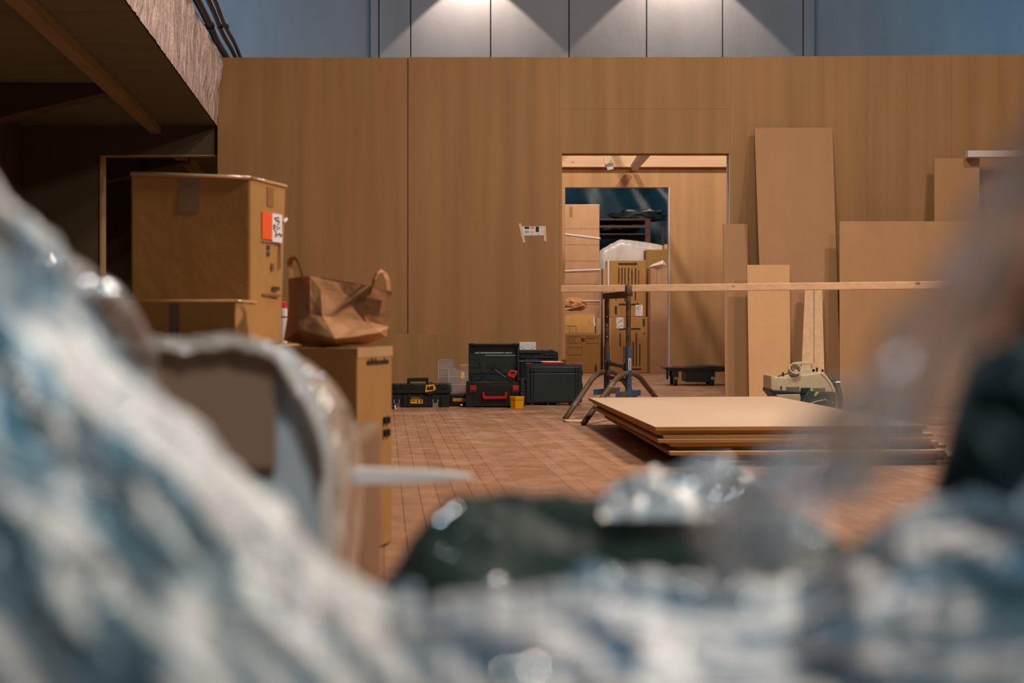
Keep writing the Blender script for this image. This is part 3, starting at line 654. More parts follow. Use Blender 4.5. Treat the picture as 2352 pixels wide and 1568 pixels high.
# ================================================================ STACK OF SHEETS
random.seed(4)
Qt = [Vector((.648,6.43,0)), Vector((1.90,6.52,0)), Vector((1.716,9.25,0)), Vector((.489,9.08,0))]
offs = [(.30,.03,'bottom'),(.21,.06,''),(.10,.02,''),(.07,-.05,''),(.10,.04,''),(.055,.0,''),(.02,-.02,''),(.035,.01,''),(-.01,.02,''),(0,0,'top')]
names = ['lowest sheet of the MDF stack, on the floor', 'second sheet from the bottom of the MDF stack', 'third sheet from the bottom of the MDF stack', 'fourth sheet from the bottom of the MDF stack',
         'fifth sheet from the bottom of the MDF stack', 'sixth sheet from the bottom, mid stack of MDF', 'fourth sheet from the top of the MDF stack', 'third sheet from the top of the MDF stack',
         'second sheet from the top of the MDF stack', 'topmost pale brown MDF sheet of the low stack on the floor']
for i, (dx, dy, _) in enumerate(offs):
    z0 = i*.0177; b = MB(); wv = .012*(i % 3) - .01
    q = [p + Vector((dx, dy, 0)) for p in Qt]
    if i < 9: q[3] += Vector((wv*2 + .008*(9-i), 0, 0)); q[0] += Vector((wv, 0, 0))
    if i == 9: pass
    g = .0022
    b.hexa([p+Vector((0,0,z0)) for p in q], [p+Vector((0,0,z0+.0177-g if i < 9 else z0+.0177)) for p in q])
    o = b.build('mdf_sheet', M_sheet, bevel=.0008, seg=1)
    o.data.materials.append(M_edge)
    for f_ in o.data.polygons:
        if abs(f_.normal.z) < .5: f_.material_index = 1
    tag(o, names[i], 'sheet', 'stack of MDF sheets on the floor')

# ================================================================ DUST EXTRACTOR
Y = 10.2
t = thing('dust_extractor', (XX(1848,Y), Y+.15, 0), 'cream and dark green dust extractor with a top handle behind the sheet stack', 'dust extractor')
yb = .32
b = MB(); b.prism([P(1774,897,Y),P(1771,893,Y),P(1771,863,Y),P(1775,861,Y),P(1779,866,Y),P(1800,867,Y),P(1889,856,Y),P(1904,873,Y),P(1913,886,Y),P(1920,901,Y)], (0,yb,0)); bd = b.build('body', M_cream, t, bevel=.006, seg=3)
b = MB(); b.prism([P(1885,857,Y-.006),P(1892,854,Y-.006),P(1908,874,Y-.006),P(1916,888,Y-.006),P(1920,901,Y-.006),P(1914,901,Y-.006),P(1909,886,Y-.006),P(1900,872,Y-.006)], (0,yb+.012,0)); b.build('edge_trim', plain('pale_cream',(212,192,158),.45), bd, bevel=.003)
b = MB(); b.prism([P(1770,893,Y-.004),P(1778,896,Y-.004),P(1919,902,Y-.004),P(1919,945,Y-.004),P(1790,945,Y-.004),P(1780,912,Y-.004),P(1770,900,Y-.004)], (0,yb+.008,0)); b.build('lower_body', M_dgreen, t, bevel=.006)
MB().prism([P(1782,906,Y-.012),P(1837,905,Y-.012),P(1839,909,Y-.012),P(1839,922,Y-.012),P(1796,922,Y-.012)], (0,.02,0)).build('side_panel', M_cream, t, bevel=.004)
MB().slab(P(1840,903,Y-.012),P(1862,903,Y-.012),P(1862,890,Y-.012),P(1840,890,Y-.012),(0,.02,0)).build('latch', M_dgreen, t, bevel=.003)
b = MB()
for i in range(9): b.slab(P(1806.5+i*3.4,896,Y-.003),P(1808.3+i*3.4,896,Y-.003),P(1808.3+i*3.4,888.5,Y-.003),P(1806.5+i*3.4,888.5,Y-.003),(0,.004,0))
for i in range(9): b.slab(P(1866+i*3.4,898,Y-.003),P(1867.8+i*3.4,898,Y-.003),P(1867.8+i*3.4,891,Y-.003),P(1866+i*3.4,891,Y-.003),(0,.004,0))
b.slab(P(1792.5,894,Y-.003),P(1796,894,Y-.003),P(1796,887,Y-.003),P(1792.5,887,Y-.003),(0,.004,0)); b.build('vent_slot', M_ink, bd)
yh = Y+.12
b = MB(); b.prism([P(1820,850,yh),P(1821,833,yh),P(1835,830.5,yh),P(1860,830.5,yh),P(1870,834,yh),P(1873,853,yh),P(1865,856,yh),P(1864,837,yh),P(1826,837,yh),P(1826,842,yh)], (0,.03,0))
b.prism([P(1818,860,yh),P(1830,848,yh),P(1873,846,yh),P(1888,857,yh),P(1818,866,yh)], (0,.08,0)); b.build('handle', M_cream, t, bevel=.004)
pc = P(1825,851,Y+.02); ax = Vector((.05,-.55,.35)).normalized()
b = MB(); b.tube([pc-ax*.03, pc+ax*.03], .043, 24, caps=False); 
o = b.build('suction_port', plain('grey_port',(172,156,140),.45), t, smooth=True, solid=.005)
MB().ring(pc+ax*.03, ax, .043, .004, 24, 6).build('port_rim', plain('pale_port_rim',(200,185,165),.4), o, smooth=True)
b = MB(); 
for px, py in ((1877,848),(1890,852),(1799,859)): b.box(P(px,py,Y+.03).x-.006, P(px,py,Y+.03).x+.006, Y+.03, Y+.05, ZZ(py+5,Y+.03), ZZ(py-4,Y+.03))
b.build('catch', M_ink, t, bevel=.001)
MB().tube([P(1787,864,Y+.1),P(1796,862,Y+.05),P(1808,858,Y+.04),P(1818,852,Y+.06)], .004, 7).build('cord', M_dgreen, t, smooth=True)
MB().tube([P(1903,866,Y+.16),P(1916,876,Y+.16),P(1925,890,Y+.14),P(1930,910,Y+.1),P(1930,940,Y+.08)], .018, 12).build('hose', M_dgreen, t, smooth=True)
MB().tube([P(1912,879,Y+.02),P(1920,877,Y),P(1930,877,Y-.01)], .0022, 6).build('hook_wire', M_steel, t)
# green handled power tool in front of it
Y = 9.9
t = thing('power_tool', P(1880, 925, Y), 'dark green power tool with lime switches in front of the dust extractor', 'power tool')
b = MB(); b.prism([P(1848,925,Y),P(1854,908,Y),P(1864,896,Y),P(1876,896,Y),P(1888,904,Y),P(1902,922,Y),P(1904,957,Y),P(1850,957,Y)], (0,.08,0)); b.build('body', M_dgreen, t, bevel=.01, seg=3)
MB().prism([P(1870,908,Y-.006),P(1874,899,Y-.006),P(1882,900,Y-.006),P(1876,908,Y-.006),P(1872,910,Y-.006)], (0,.03,0)).build('trigger', M_lime, t, bevel=.002)
MB().prism([P(1862,896,Y-.004),P(1866,893,Y-.004),P(1869,895,Y-.004),P(1864,900,Y-.004)], (0,.03,0)).build('switch', M_lime, t, bevel=.002)
MB().tube([P(1861,926,Y-.01),P(1880,920,Y-.01),P(1898,917,Y-.01),P(1904,924,Y-.01)], .0025, 6).build('guide_bar', M_steel, t)

# ================================================================ INNER ROOM
Y = 15.735
tag(MB().box(-1.6, XX(1700,Y), Y, Y+.065, ZZ(383.5,Y), ZZ(358,Y)).build('timber_rail', M_pine, bevel=.004), 'pale knotty pine rail fixed high on the inner room wall', 'rail')
b = MB(); b.hexa([P(1450,380,15.6), P(1458,381,15.6), P(1474,381,15.6)+Vector((0,.03,0)), P(1462,380,15.6)+Vector((0,.03,0))], [P(1478,352,14.2), P(1490,352,14.2), P(1506,352,14.2)+Vector((0,.03,0)), P(1494,352,14.2)+Vector((0,.03,0))])
tag(MB().slab(P(1448,380,15.71), P(1460,380,15.71), P(1530,300,13.2), P(1500,300,13.2), (0.02,0.02,-.05)).build('roof_strut', M_white, bevel=.002), 'grey-white strut slanting down onto the pine rail', 'strut')
Y = 14.4
t = thing('hanging_lamp', P(1397, 388, Y), 'small grey work lamp hanging from a coiled cable inside the doorway', 'lamp')
b = MB(); b.ring(P(1394,367,Y), (.3,1,.2), .036, .004, 20, 6); b.tube([Vector((P(1400,330,Y).x,Y,2.9)),P(1402,362,Y),P(1404,374,Y)], .004, 6); b.build('cable', M_white, t, smooth=True)
MB().prism([P(1390,377,Y),P(1408,373,Y),P(1410,382,Y),P(1392,384,Y)], (0,.06,0)).build('housing', plain('grey_housing',(130,125,122),.4), t, bevel=.003)
MB().prism([P(1393,384,Y),P(1409,381,Y),P(1409,388,Y),P(1396,391,Y)], (0,.03,0)).build('lamp_cover', M_trim, t, bevel=.002)
lx = P(1400,330,14.4).x
tag(MB().box(lx-.03,lx+.03,WY+.175,IY+.1,2.901,2.948).build('roof_joist', M_pine), 'pine joist spanning from partition to inner wall, the work lamp hangs from it', 'joist')
# dolly
Y = 15.15
t = thing('platform_dolly', (XX(1590,Y), Y+.2, 0), 'low black platform dolly with red corners by the inner wall', 'dolly')
x0, x1 = XX(1524,Y), XX(1700,Y)
b = MB(); b.prism([(x0,Y,.20),(x0+.03,Y,.165),(x0+.22,Y,.15),(x1-.2,Y,.15),(x1,Y,.165),(x1,Y,.20),(x1-.3,Y,.215),(x0+.25,Y,.20)], (0,.42,0)); b.box(x0+.24,x0+.50,Y+.0,Y+.42,.04,.17); b.build('deck', M_black, t, bevel=.008)
b = MB(); b.box(x0+.03,x0+.055,Y,Y+.03,.07,.18); b.box(x1-.07,x1-.04,Y,Y+.03,.06,.18); b.build('corner_post', M_black, t, bevel=.004)
for dx, dy in ((.13,.03),(.13,.36),(.52,.03),(.52,.36)):
    b = MB(); b.tube([(x0+dx-.02,Y+dy,.055),(x0+dx+.02,Y+dy,.055)], .053, 18); b.box(x0+dx-.03,x0+dx+.03,Y+dy-.03,Y+dy+.03,.09,.17); b.build('wheel', M_black, t, bevel=.004)
for dx, dy in ((.05,.02),(.17,.0),(.46,.3),(.62,.05)):
    MB().box(x0+dx,x0+dx+.045,Y+dy-.004,Y+dy+.05,.19,.207).build('corner_grip', M_red, t, bevel=.004)
tag(MB().prism([(2.62-.4,13.6,0),(2.70-.4,13.58,0),(2.72-.4,13.64,0),(2.66-.4,13.66,0)], (0,0,.012)).build('wood_chip', M_foam), 'small pale scrap lying on the floor in front of the dolly', 'scrap')
tag(MB().prism([P(1056,930,10.98)+Vector((0,0,-.0)),P(1062,931.5,10.98),P(1061,927,10.98)], (0,.02,0)).build('paper_scrap', M_foam), 'tiny white paper scrap on the floor before the yellow striped box', 'scrap')

# ================================================================ STORED CARTONS BEHIND THE INNER DOORWAY
def carton(x0, x1, y0, y1, Y, d, m, label, marks=None, grp='cartons stored behind the inner doorway', side=None, bev=.008, edge=None, z0=None):
    zb = ZZ(y1,Y) if z0 is None else z0
    t = thing('carton', (XX((x0+x1)/2,Y), Y+d/2, zb), label, 'carton', grp)
    b = MB(); b.box(XX(x0,Y), XX(x1,Y), Y, Y+d, zb, ZZ(y0,Y)); b.build('body', m, t, bevel=bev)
    if edge:
        b = MB(); b.box(XX(x0,Y)-.002, XX(x1,Y)+.002, Y-.002, Y+d, ZZ(y0+edge,Y), ZZ(y0,Y)+.002); b.build('tape', M_tapew, t, bevel=.003)
    if marks: marks(t, Y-.002)
    return t
def rects(name, m, lst):
    def f(t, Y):
        b = MB()
        for (a, c_, d_, e) in lst: b.slab(P(a,e,Y), P(d_,e,Y), P(d_,c_,Y), P(a,c_,Y), (0,.003,0))
        b.build(name, m, t)
    return f
def multi(*fs):
    def f(t, Y):
        for g_ in fs: g_(t, Y)
    return f
def poly(name, m, pts, dy=0):
    def f(t, Y): MB().prism([P(a,c_,Y-dy) for a,c_ in pts], (0,.002,0)).build(name, m, t)
    return f
Ys = 19.2
def outline(x0,y0,x1,y1,w_=.7): return [(x0,y0,x1,y0+w_),(x0,y1-w_,x1,y1),(x0,y0,x0+w_,y1),(x1-w_,y0,x1,y1)]
floorpy = HY + H*F/Ys
carton(1270,1379,766,floorpy,Ys,.5,M_card,'bottom brown carton of the left stack, with handling symbols',
    multi(rects('printed_frame', M_inkf, outline(1303,772,1335,788)+outline(1303,797,1337,815)+[(1311,772,1312,788),(1321,772,1322,788)]+outline(1347,772,1374,788)+[(1305,775,1306,785),(1308,775,1309,785),(1350,776,1368,778),(1314,777,1320,778),(1314,781,1319,782)]),
          rects('printed_symbol', M_inkd, [(1335,776,1339,780),(1336,780,1343,784),(1340,776,1343,778),(1366,840,1371,853),(1367,836,1370,838)])), edge=3, z0=0)
carton(1270,1367,719,766,Ys+.02,.4,M_card_o,'ochre carton sitting on the bottom carton of the left stack', z0=ZZ(766,Ys)+.003, marks=
    multi(rects('printed_frame', M_inkf, [(1300,748,1324,749),(1308,749,1309,763),(1323,748,1324,763)]), poly('label', M_white, [(1363,730),(1366,728),(1368,750),(1364,747)]),
          poly('tape', M_tapew, [(1350,733),(1356,730),(1358,742),(1352,744)])), edge=2)
t = thing('crumpled_paper', P(1320, 718, Ys), 'crumpled kraft paper bag on top of the ochre carton', 'paper')
def crum(c, rx, ry, rz, seed, n=14, amp=.35):
    b = MB()
    def fn(u, v):
        th = 2*math.pi*u; ph = math.pi*v
        d = Vector((math.cos(th)*math.sin(ph), math.sin(th)*math.sin(ph), math.cos(ph)))
        k = 1 + amp*noise.noise(d*2.3+Vector((seed,0,0)))+amp*.6*noise.noise(d*5.1+Vector((0,seed,0)))
        return (c.x+d.x*rx*k, c.y+d.y*ry*k, max(c.z+d.z*rz*k, c.z-rz*.9))
    b.grid(fn, n*2, n); return b
crum(P(1318,700,Ys+.15), .16, .14, .09, 3).build('sheet', M_paper, t)
MB().slab(P(1298,712,Ys-.01),P(1342,700,Ys-.01),P(1340,696,Ys+.1),P(1296,706,Ys+.1),(0,0.01,-.01)).build('flap', M_card_p, t, bevel=.002)
# tall left stack
Yt = 19.75
zs = [(845,700),(700,626),(626,563),(563,526),(526,470)]
for i, (a, c_) in enumerate(zs):
    lbl = ['lowest carton of the tall film-banded column', 'second carton from the bottom of the film-banded column', 'middle carton of the tall film-banded column', 'thin carton second from the top of the banded column', 'topmost pale carton of the tall film-banded column'][i]
    mk = None
    if i == 2: mk = rects('seam', M_inkf, [(1270,599,1376,599.5)])
    if i == 4: mk = rects('tape', M_tapeb, [(1308,474,1315,498)])
    if i == 1: mk = rects('seam', M_inkf, [(1270,652,1376,652.5)])
    carton(1265,1377,c_,a if i else HY+H*F/Yt,Yt,.55,M_card_p,lbl,mk, z0=0 if i == 0 else None, edge=1.2 if i==4 else None)
def band(y0, y1, w_, label):
    b = MB(); yy = Yt-.012
    b.prism([P(1280,y0-w_,yy),P(1379,y1-w_,yy),P(1379,y1+w_,yy),P(1280,y0+w_,yy)], (0,.008,0))
    tag(b.build('stretch_film_band', M_foam, bevel=.002), label, 'film band', 'film bands round the carton column')
band(535,547,1.6,'white film band slanting across the thin carton near the column top')
band(622.5,618.5,1.7,'white film band across the middle of the carton column')
band(690.5,690.5,1.4,'white film band low on the carton column, above the paper')
carton(1369,1380,731,766,Ys+.03,.3,M_card_p,'small pale carton squeezed in right of the ochre carton', bev=.003)
# middle stack
Ym = 19.3; fp = HY+H*F/Ym
arrow = lambda x0,x1,y_,h_,right=True: [(x0,y_-h_),(x1-6,y_-h_),(x1-8,y_-h_*2.6),(x1,y_),(x1-8,y_+h_*2.6),(x1-6,y_+h_),(x0,y_+h_)] if right else [(x1,y_-h_),(x0+6,y_-h_),(x0+8,y_-h_*2.6),(x0,y_),(x0+8,y_+h_*2.6),(x0+6,y_+h_),(x1,y_+h_)]
def wlabel(x0,y0,x1,y1):
    def f(t, Y):
        l_ = MB().slab(P(x0,y1,Y-.004),P(x1,y1,Y-.004),P(x1,y0,Y-.004),P(x0,y0,Y-.004),(0,.005,0)).build('label', M_paperw, t)
        b = MB(); w_ = x1-x0; h_ = y1-y0; rnd = random.Random(int(x0))
        for r_ in range(9):
            for c_ in range(6):
                if rnd.random() < .42: b.slab(*[P(x0+w_*(.12+.13*c_+e*.10), y0+h_*(.08+.097*r_+g_*.05), Y-.0055) for e, g_ in ((0,1),(1,1),(1,0),(0,0))], (0,.002,0))
        b.build('printed_code', M_inkd, l_)
    return f
carton(1397,1488,728,fp,Ym,.5,M_card,'lower tall carton with arrow and text columns, middle of the store',
    multi(poly('printed_arrow', M_ink, arrow(1420,1471,755,1.8,False)), rects('printed_text', M_inkd, [(1423,765,1426,795),(1432,795,1434,835),(1453,785,1456,840),(1460,764,1463,840),(1468,790,1471,840),(1476,732,1481,750),(1478,764,1481,768),(1441,812,1444,838)]),
          wlabel(1416,729,1432,754), rects('printed_bar', M_ink, [(1440,846,1473,849)]), rects('wrap', M_tapew, [(1397,728,1403,fp-1)])), z0=0, edge=1)
carton(1400,1484,598,727,Ym+.02,.46,M_card,'upper tall carton with a large right arrow, middle of the store',
    multi(poly('printed_arrow', M_ink, arrow(1420,1465,606,2.2)), poly('printed_arrow', M_ink, arrow(1421,1470,699,2)), rects('printed_text', M_inkd, [(1420,615,1423,650),(1427,615,1430,665),(1434,615,1437,692),(1442,615,1445,660),(1450,618,1453,680),(1458,615,1461,690),(1466,620,1468,660),(1414,686,1416,690)]),
          rects('printed_bar', M_ink, [(1412,703,1417,722)]), wlabel(1460,700,1476,725), poly('tape', M_tapew, [(1440,643),(1461,610),(1463,611),(1442,645)])), edge=2)
carton(1385,1394.5,616,fp,Ym+.06,.4,M_card_p,'slim pale carton standing left of the arrow cartons', z0=0, bev=.004)
carton(1395.5,1399.7,597,728,Ym+.0,.44,M_foam,'white foam strip standing along the upper arrow carton', grp=None, bev=.003)
carton(1494,1540,613,HY+H*F/19.0,19.0,.5,M_card_p,'tall plain pink-brown carton at the right of the store doorway', rects('seam', M_inkf, [(1508,613,1508.6,660),(1520,613,1520.6,650)]), z0=0, bev=.004)
carton(1484,1545,573,HY+H*F/19.9,19.9,.4,M_card_d,'tall darker carton standing behind the pink-brown one', z0=0)
carton(1526,1550,561,573,20.0,.3,M_card_o,'small ochre carton on top of the darker tall carton')
t = thing('film_bundle', P(1515, 612, 19.1), 'bunch of shiny clear film on the tall pink-brown carton', 'plastic film')
MB().add([P(1489,613,19.0),P(1500,606,19.05),P(1516,600,19.1),P(1523,597,19.15),P(1529,604,19.1),P(1531,611,19.0),P(1538,613,19.0),P(1510,609,18.97),P(1522,606,18.98)],
         [(0,1,7),(1,2,7),(2,8,7),(2,3,8),(3,4,8),(4,5,8),(5,6,8),(0,7,8,6)]).build('film', plain('shiny_film',(225,195,178),.15), t)
# film covered pile behind
Yp = 20.6
t = thing('covered_pallet', (XX(1450,Yp), Yp+.5, 0), 'pile of goods under pale translucent film sheeting behind the cartons', 'covered pile')
b = MB()
ridge = [(1330,640),(1378,575),(1400,562),(1425,550),(1450,552),(1480,556),(1505,560),(1523,564),(1528,575),(1560,600)]
def intp(pts, x):
    for (a, c_), (d_, e) in zip(pts[:-1], pts[1:]):
        if a <= x <= d_: return c_ + (e-c_)*(x-a)/(d_-a)
    return pts[0][1] if x < pts[0][0] else pts[-1][1]
def cov(u, v):
    px = 1330+230*u; top = intp(ridge, px)
    if v < .25: y_ = Yp+.9-(.25-v)*0; z = ZZ(top,Yp)*(v/.25); return (XX(px,Yp), Yp+.9, z*.995)
    if v < .5: k = (v-.25)/.25; return (XX(px,Yp), Yp+.9*(1-k), ZZ(top,Yp)+.01*math.sin(px*.4))
    k = (v-.5)/.5; fold = noise.noise(Vector((px*.05+k*1.5, k*2, 2)))*.10*k
    return (XX(px,Yp), Yp-.02-.15*k+fold, ZZ(top,Yp)*(1-k))
b.grid(cov, 70, 40).build('film', plain('milky_film',(205,190,180),.3,var=.12,scale=3), t, smooth=True)

# dark racking behind
Yr = 22.5
t = thing('storage_rack', (XX(1440,Yr), Yr, 0), 'dark pallet rack with orange steel frame at the back of the store', 'rack')
for px, w_ in ((1488,13),(1200,13)):
    MB().box(XX(px-w_/2,Yr), XX(px+w_/2,Yr), Yr, Yr+.08, 0, ZZ(503,Yr)).build('upright', M_rackm, t, bevel=.004)
for y0, y1, m_ in ((502,506,M_rackm),(517,523,M_rackm),(536,539,M_dgreen)):
    MB().box(XX(1200,Yr), XX(1490,Yr), Yr-.01, Yr+.05, ZZ(y1,Yr), ZZ(y0,Yr)).build('shelf_beam', m_, t, bevel=.003)
MB().box(XX(1519,Yr), XX(1525,Yr), Yr, Yr+.05, 0, ZZ(521,Yr)).build('post', M_black, t)
t = thing('wrapped_goods', P(1440, 540, Yr+.1), 'dark lump of film-wrapped goods lying on the rack shelf', 'wrapped goods')
MB().box(XX(1200,Yr),XX(1490,Yr),Yr+.05,Yr+.9,ZZ(536,Yr)-.03,ZZ(536,Yr)).build('shelf_deck', M_dark, bpy.data.objects['storage_rack'])
MB().box(XX(1200,Yr),XX(1490,Yr),Yr+.05,Yr+.9,ZZ(502,Yr)-.03,ZZ(502,Yr)).build('shelf_deck', M_dark, bpy.data.objects['storage_rack'])
crum(Vector((P(1415,512,Yr+.5).x,Yr+.5,ZZ(536,Yr)+.10)), .33, .3, .11, 7, 16, .35).build('bundle', M_black, t, smooth=True)
crum(Vector((P(1470,492,Yr+.6).x,Yr+.6,ZZ(502,Yr)+.09)), .42, .2, .10, 11, 16, .4).build('bundle', M_dgreen, t, smooth=True)
def tp(u, v):
    x = -3.2+8.0*u; z = 4.3*v
    f_ = noise.noise(Vector((x*1.1+z*.6, z*.5, 5)))*.22 + noise.noise(Vector((x*3+z*2, z*1.4, 9)))*.06
    return (x, 24.2+f_, z)
tag(MB().grid(tp, 120, 60).build('shade_sheet', M_shade_n, smooth=True), 'dark blue creased sheet added to keep the back of the store dark', 'shade_sheet')  # added navy sheet, stands in for the shade on the far wall

# ================================================================ CARTONS ON THE LEFT
def quad_box(A, ang, w_, d_, z0, z1):
    """A = near corner; w_ runs left, d_ runs back; ang in degrees"""
    e1 = Vector((-math.cos(R(ang)), math.sin(R(ang)), 0)); e2 = Vector((math.sin(R(ang)), math.cos(R(ang)), 0))
    A = Vector((A[0], A[1], 0)); q = [A+e1*w_, A, A+e2*d_, A+e1*w_+e2*d_]
    return q, e1, e2
def side(A, e, z_ref):   # helper returning a point on a vertical face: distance along e, height
    return lambda s_, z_, out=Vector((0,0,0)): Vector((A.x, A.y, 0)) + e*s_ + Vector((0,0,z_)) + out
# tall carton with bag
zT = .573; A = Vector((XX(820,3.87), 3.87, 0)); q, e1, e2 = quad_box(A, 15.7, .30, .272, 0, zT)
t = thing('carton', (A.x-.25, A.y+.1, 0), 'tall brown carton on the floor carrying the paper bag', 'carton')
b = MB(); b.hexa([p+Vector((0,0,.004)) for p in q], [p+Vector((0,0,zT)) for p in q]); b.build('body', M_card, t, bevel=.006, seg=3)
nR = Vector((math.cos(R(15.7)), -math.sin(R(15.7)), 0)); fR = side(A, e2, 0)
def facerect(f, s0, s1, z0, z1, n_, m_, nm, t, out=.0015):
    o_ = n_*out
    return MB().hexa([f(s0,z0,o_), f(s1,z0,o_), f(s1,z0,o_*.1), f(s0,z0,o_*.1)], [f(s0,z1,o_), f(s1,z1,o_), f(s1,z1,o_*.1), f(s0,z1,o_*.1)]).build(nm, m_, t)
facerect(fR, 0, .272, zT-.028, zT+.001, nR, M_tapew, 'tape', t)
b = MB(); rnd = random.Random(2); s_ = .07
while s_ < .24:
    w_ = rnd.choice((.003,.004,.006)); hh = rnd.choice((.012,.012,.018)); o_ = nR*.0015
    b.hexa([fR(s_,zT-.05,o_), fR(s_+w_,zT-.05,o_), fR(s_+w_,zT-.05), fR(s_,zT-.05)], [fR(s_,zT-.05+hh,o_), fR(s_+w_,zT-.05+hh,o_), fR(s_+w_,zT-.05+hh), fR(s_,zT-.05+hh)]); s_ += w_+.004
b.build('printed_text', M_inkd, t)
for k in range(2):
    for j in range(2):
        c_ = fR(.205+.026*j, .362-.036*k, nR*.001)
        MB().tube([c_+nR*.0012+Vector((0,0,-.010)), c_+nR*.0012+Vector((0,0,.010))], .008, 8).build('printed_symbol', M_ink, t)
facerect(fR, .135, .155, .165, .235, nR, M_paperw, 'label', t); facerect(fR, .055, .075, .045, .115, nR, M_paperw, 'label', t)
facerect(fR, .075, .085, .04, .24, nR, M_inkf, 'printed_text', t)
# glints along the taped front edge
for s_ in (.155, .175):
    c_ = Vector((A.x,A.y,0)) + e1*s_*.75 + Vector((0,-.003,zT-.004))
# support carton, mostly hidden
t = thing('carton', (-1.0, 4.4, 0), 'wide low carton under the large cartons, almost hidden by the wrapped one', 'carton')
b = MB(); b.hexa([(-1.45,4.02,.0),(-.745,4.02,0),(-.725,4.85,0),(-1.45,4.85,0)], [(-1.45,4.02,zT),(-.745,4.02,zT),(-.725,4.85,zT),(-1.45,4.85,zT)]); b.build('body', M_card_d, t, bevel=.005)
# large upper carton
Y0 = 4.42
F_ = Vector((XX(575,Y0), Y0, 0)); L_ = Vector((XX(300,Y0*.985), Y0*.985, 0)); R_ = Vector((XX(657,Y0*1.062), Y0*1.062, 0)); B_ = L_+(R_-F_)
t = thing('carton', (F_.x-.15, Y0+.15, zT), 'large olive-brown carton with an orange and white shipping label', 'carton')
zF, zL, zR = ZZ(408,F_.y), ZZ(399,L_.y), ZZ(428,R_.y)
b = MB(); RB = Vector((XX(646,R_.y), R_.y, 0))
b.hexa([L_+Vector((0,0,zT+.001)), F_+Vector((0,0,zT+.001)), RB+Vector((0,0,zT+.001)), B_+Vector((0,0,zT+.001))], [L_+Vector((0,0,zL)), F_+Vector((0,0,zF)), R_+Vector((0,0,zR)), B_+Vector((0,0,zL))]); b.build('body', M_card_d if False else M_card, t, bevel=.008, seg=3)
eF = (L_-F_).normalized(); nF = Vector((eF.y,-eF.x,0)) * (1 if Vector((eF.y,-eF.x,0)).y < 0 else -1); WF = (L_-F_).length
eS = (R_-F_).normalized(); nS = Vector((eS.y,-eS.x,0)); WS = (R_-F_).length; fF = side(F_, eF, 0); fS = side(F_, eS, 0)
facerect(fF, WF*.43, WF*.60, zF-.11, zF-.002, nF, plain('aged_tape',(138,104,62),.2), 'tape', t, .002)
b = MB(); b.tube([F_+Vector((0,0,zF))+eF*.0+nF*.004, (L_+Vector((0,0,zL)))+nF*.004], .006, 8); b.tube([F_+Vector((0,0,zF)), R_+Vector((0,0,zR))], .006, 8); b.build('tape', plain('shiny_tape',(200,160,118),.15), t, smooth=True)
def sz(py, s=.5): return ZZ(py, F_.y+(R_.y-F_.y)*s)
facerect(fS, WS*.30, WS*.58, sz(549,.4), sz(487,.4), nS, M_orange, 'label', t, .003)
facerect(fS, WS*.58, WS*.86, sz(556,.7), sz(491,.7), nS, M_paperw, 'label', t, .003)
b = MB(); rnd = random.Random(9); o_ = nS*.0042
for k in range(26):
    s0 = WS*(.60+.22*rnd.random()); z0 = sz(545,.7)+rnd.random()*(sz(497,.7)-sz(545,.7)); 
    b.hexa([fS(s0,z0,o_), fS(s0+.012,z0,o_), fS(s0+.012,z0,o_*.6), fS(s0,z0,o_*.6)], [fS(s0,z0+.004,o_), fS(s0+.012,z0+.004,o_), fS(s0+.012,z0+.004,o_*.6), fS(s0,z0+.004,o_*.6)])
b.build('printed_code', M_inkd, t)
facerect(fS, WS*.45, WS*.62, sz(474,.5), sz(430,.5), nS, M_tapeb, 'tape', t, .002)
facerect(fS, WS*.30, WS*.84, sz(560,.6), sz(557,.6), nS, M_inkf, 'printed_line', t, .002)
facerect(fS, WS*.30, WS*.84, sz(681,.6), sz(676,.6), nS, M_inkf, 'printed_line', t, .002)
facerect(fS, WS*.44, WS*.52, sz(574,.5), sz(563,.5), nS, M_inkd, 'printed_symbol', t, .002); facerect(fS, WS*.44, WS*.52, sz(588,.5), sz(578,.5), nS, M_inkd, 'printed_symbol', t, .002)
facerect(fS, WS*.56, WS*.64, sz(620,.5), sz(604,.5), nS, M_inkf, 'printed_symbol', t, .002); facerect(fS, WS*.60, WS*.80, sz(666,.5), sz(657,.5), nS, M_inkd, 'printed_symbol', t, .002)
facerect(fS, WS*.80, WS*.83, sz(617,.7), sz(560,.7), nS, M_inkf, 'printed_line', t, .002)
c_ = fS(WS*.93, sz(506,.9), nS*.004); MB().tube([c_+Vector((0,0,-.006))-eS*.012, c_+Vector((0,0,.006))+eS*.012], .006, 8).build('torn_tag', M_foam, t)
# flat carton in front
Y1 = 4.08; G = Vector((XX(541,Y1), Y1, 0)); q, g1, g2 = quad_box(G, 9, .42, .17, 0, 0); zM = ZZ(690, Y1)
t = thing('carton', (G.x-.2, Y1+.1, zT), 'flat brown carton in front of the large olive-brown carton', 'carton')
b = MB(); b.hexa([p+Vector((0,0,zT+.001)) for p in q], [p+Vector((0,0,zM)) for p in q]); b.build('body', M_card, t, bevel=.007, seg=3)
b = MB(); b.tube([q[0]+Vector((0,0,zM-.002)), q[1]+Vector((0,0,zM-.002)), q[2]+Vector((0,0,zM-.002))], .005, 8); b.build('tape', plain('shiny_tape_strip',(214,160,104),.15), t, smooth=True)
nG = Vector((-g2.x,-g2.y,0)); fG = side(G, g1, 0); facerect(fG, .17, .20, zM-.12, zM-.003, nG, plain('grey_tape',(120,100,78),.2), 'tape', t, .002)
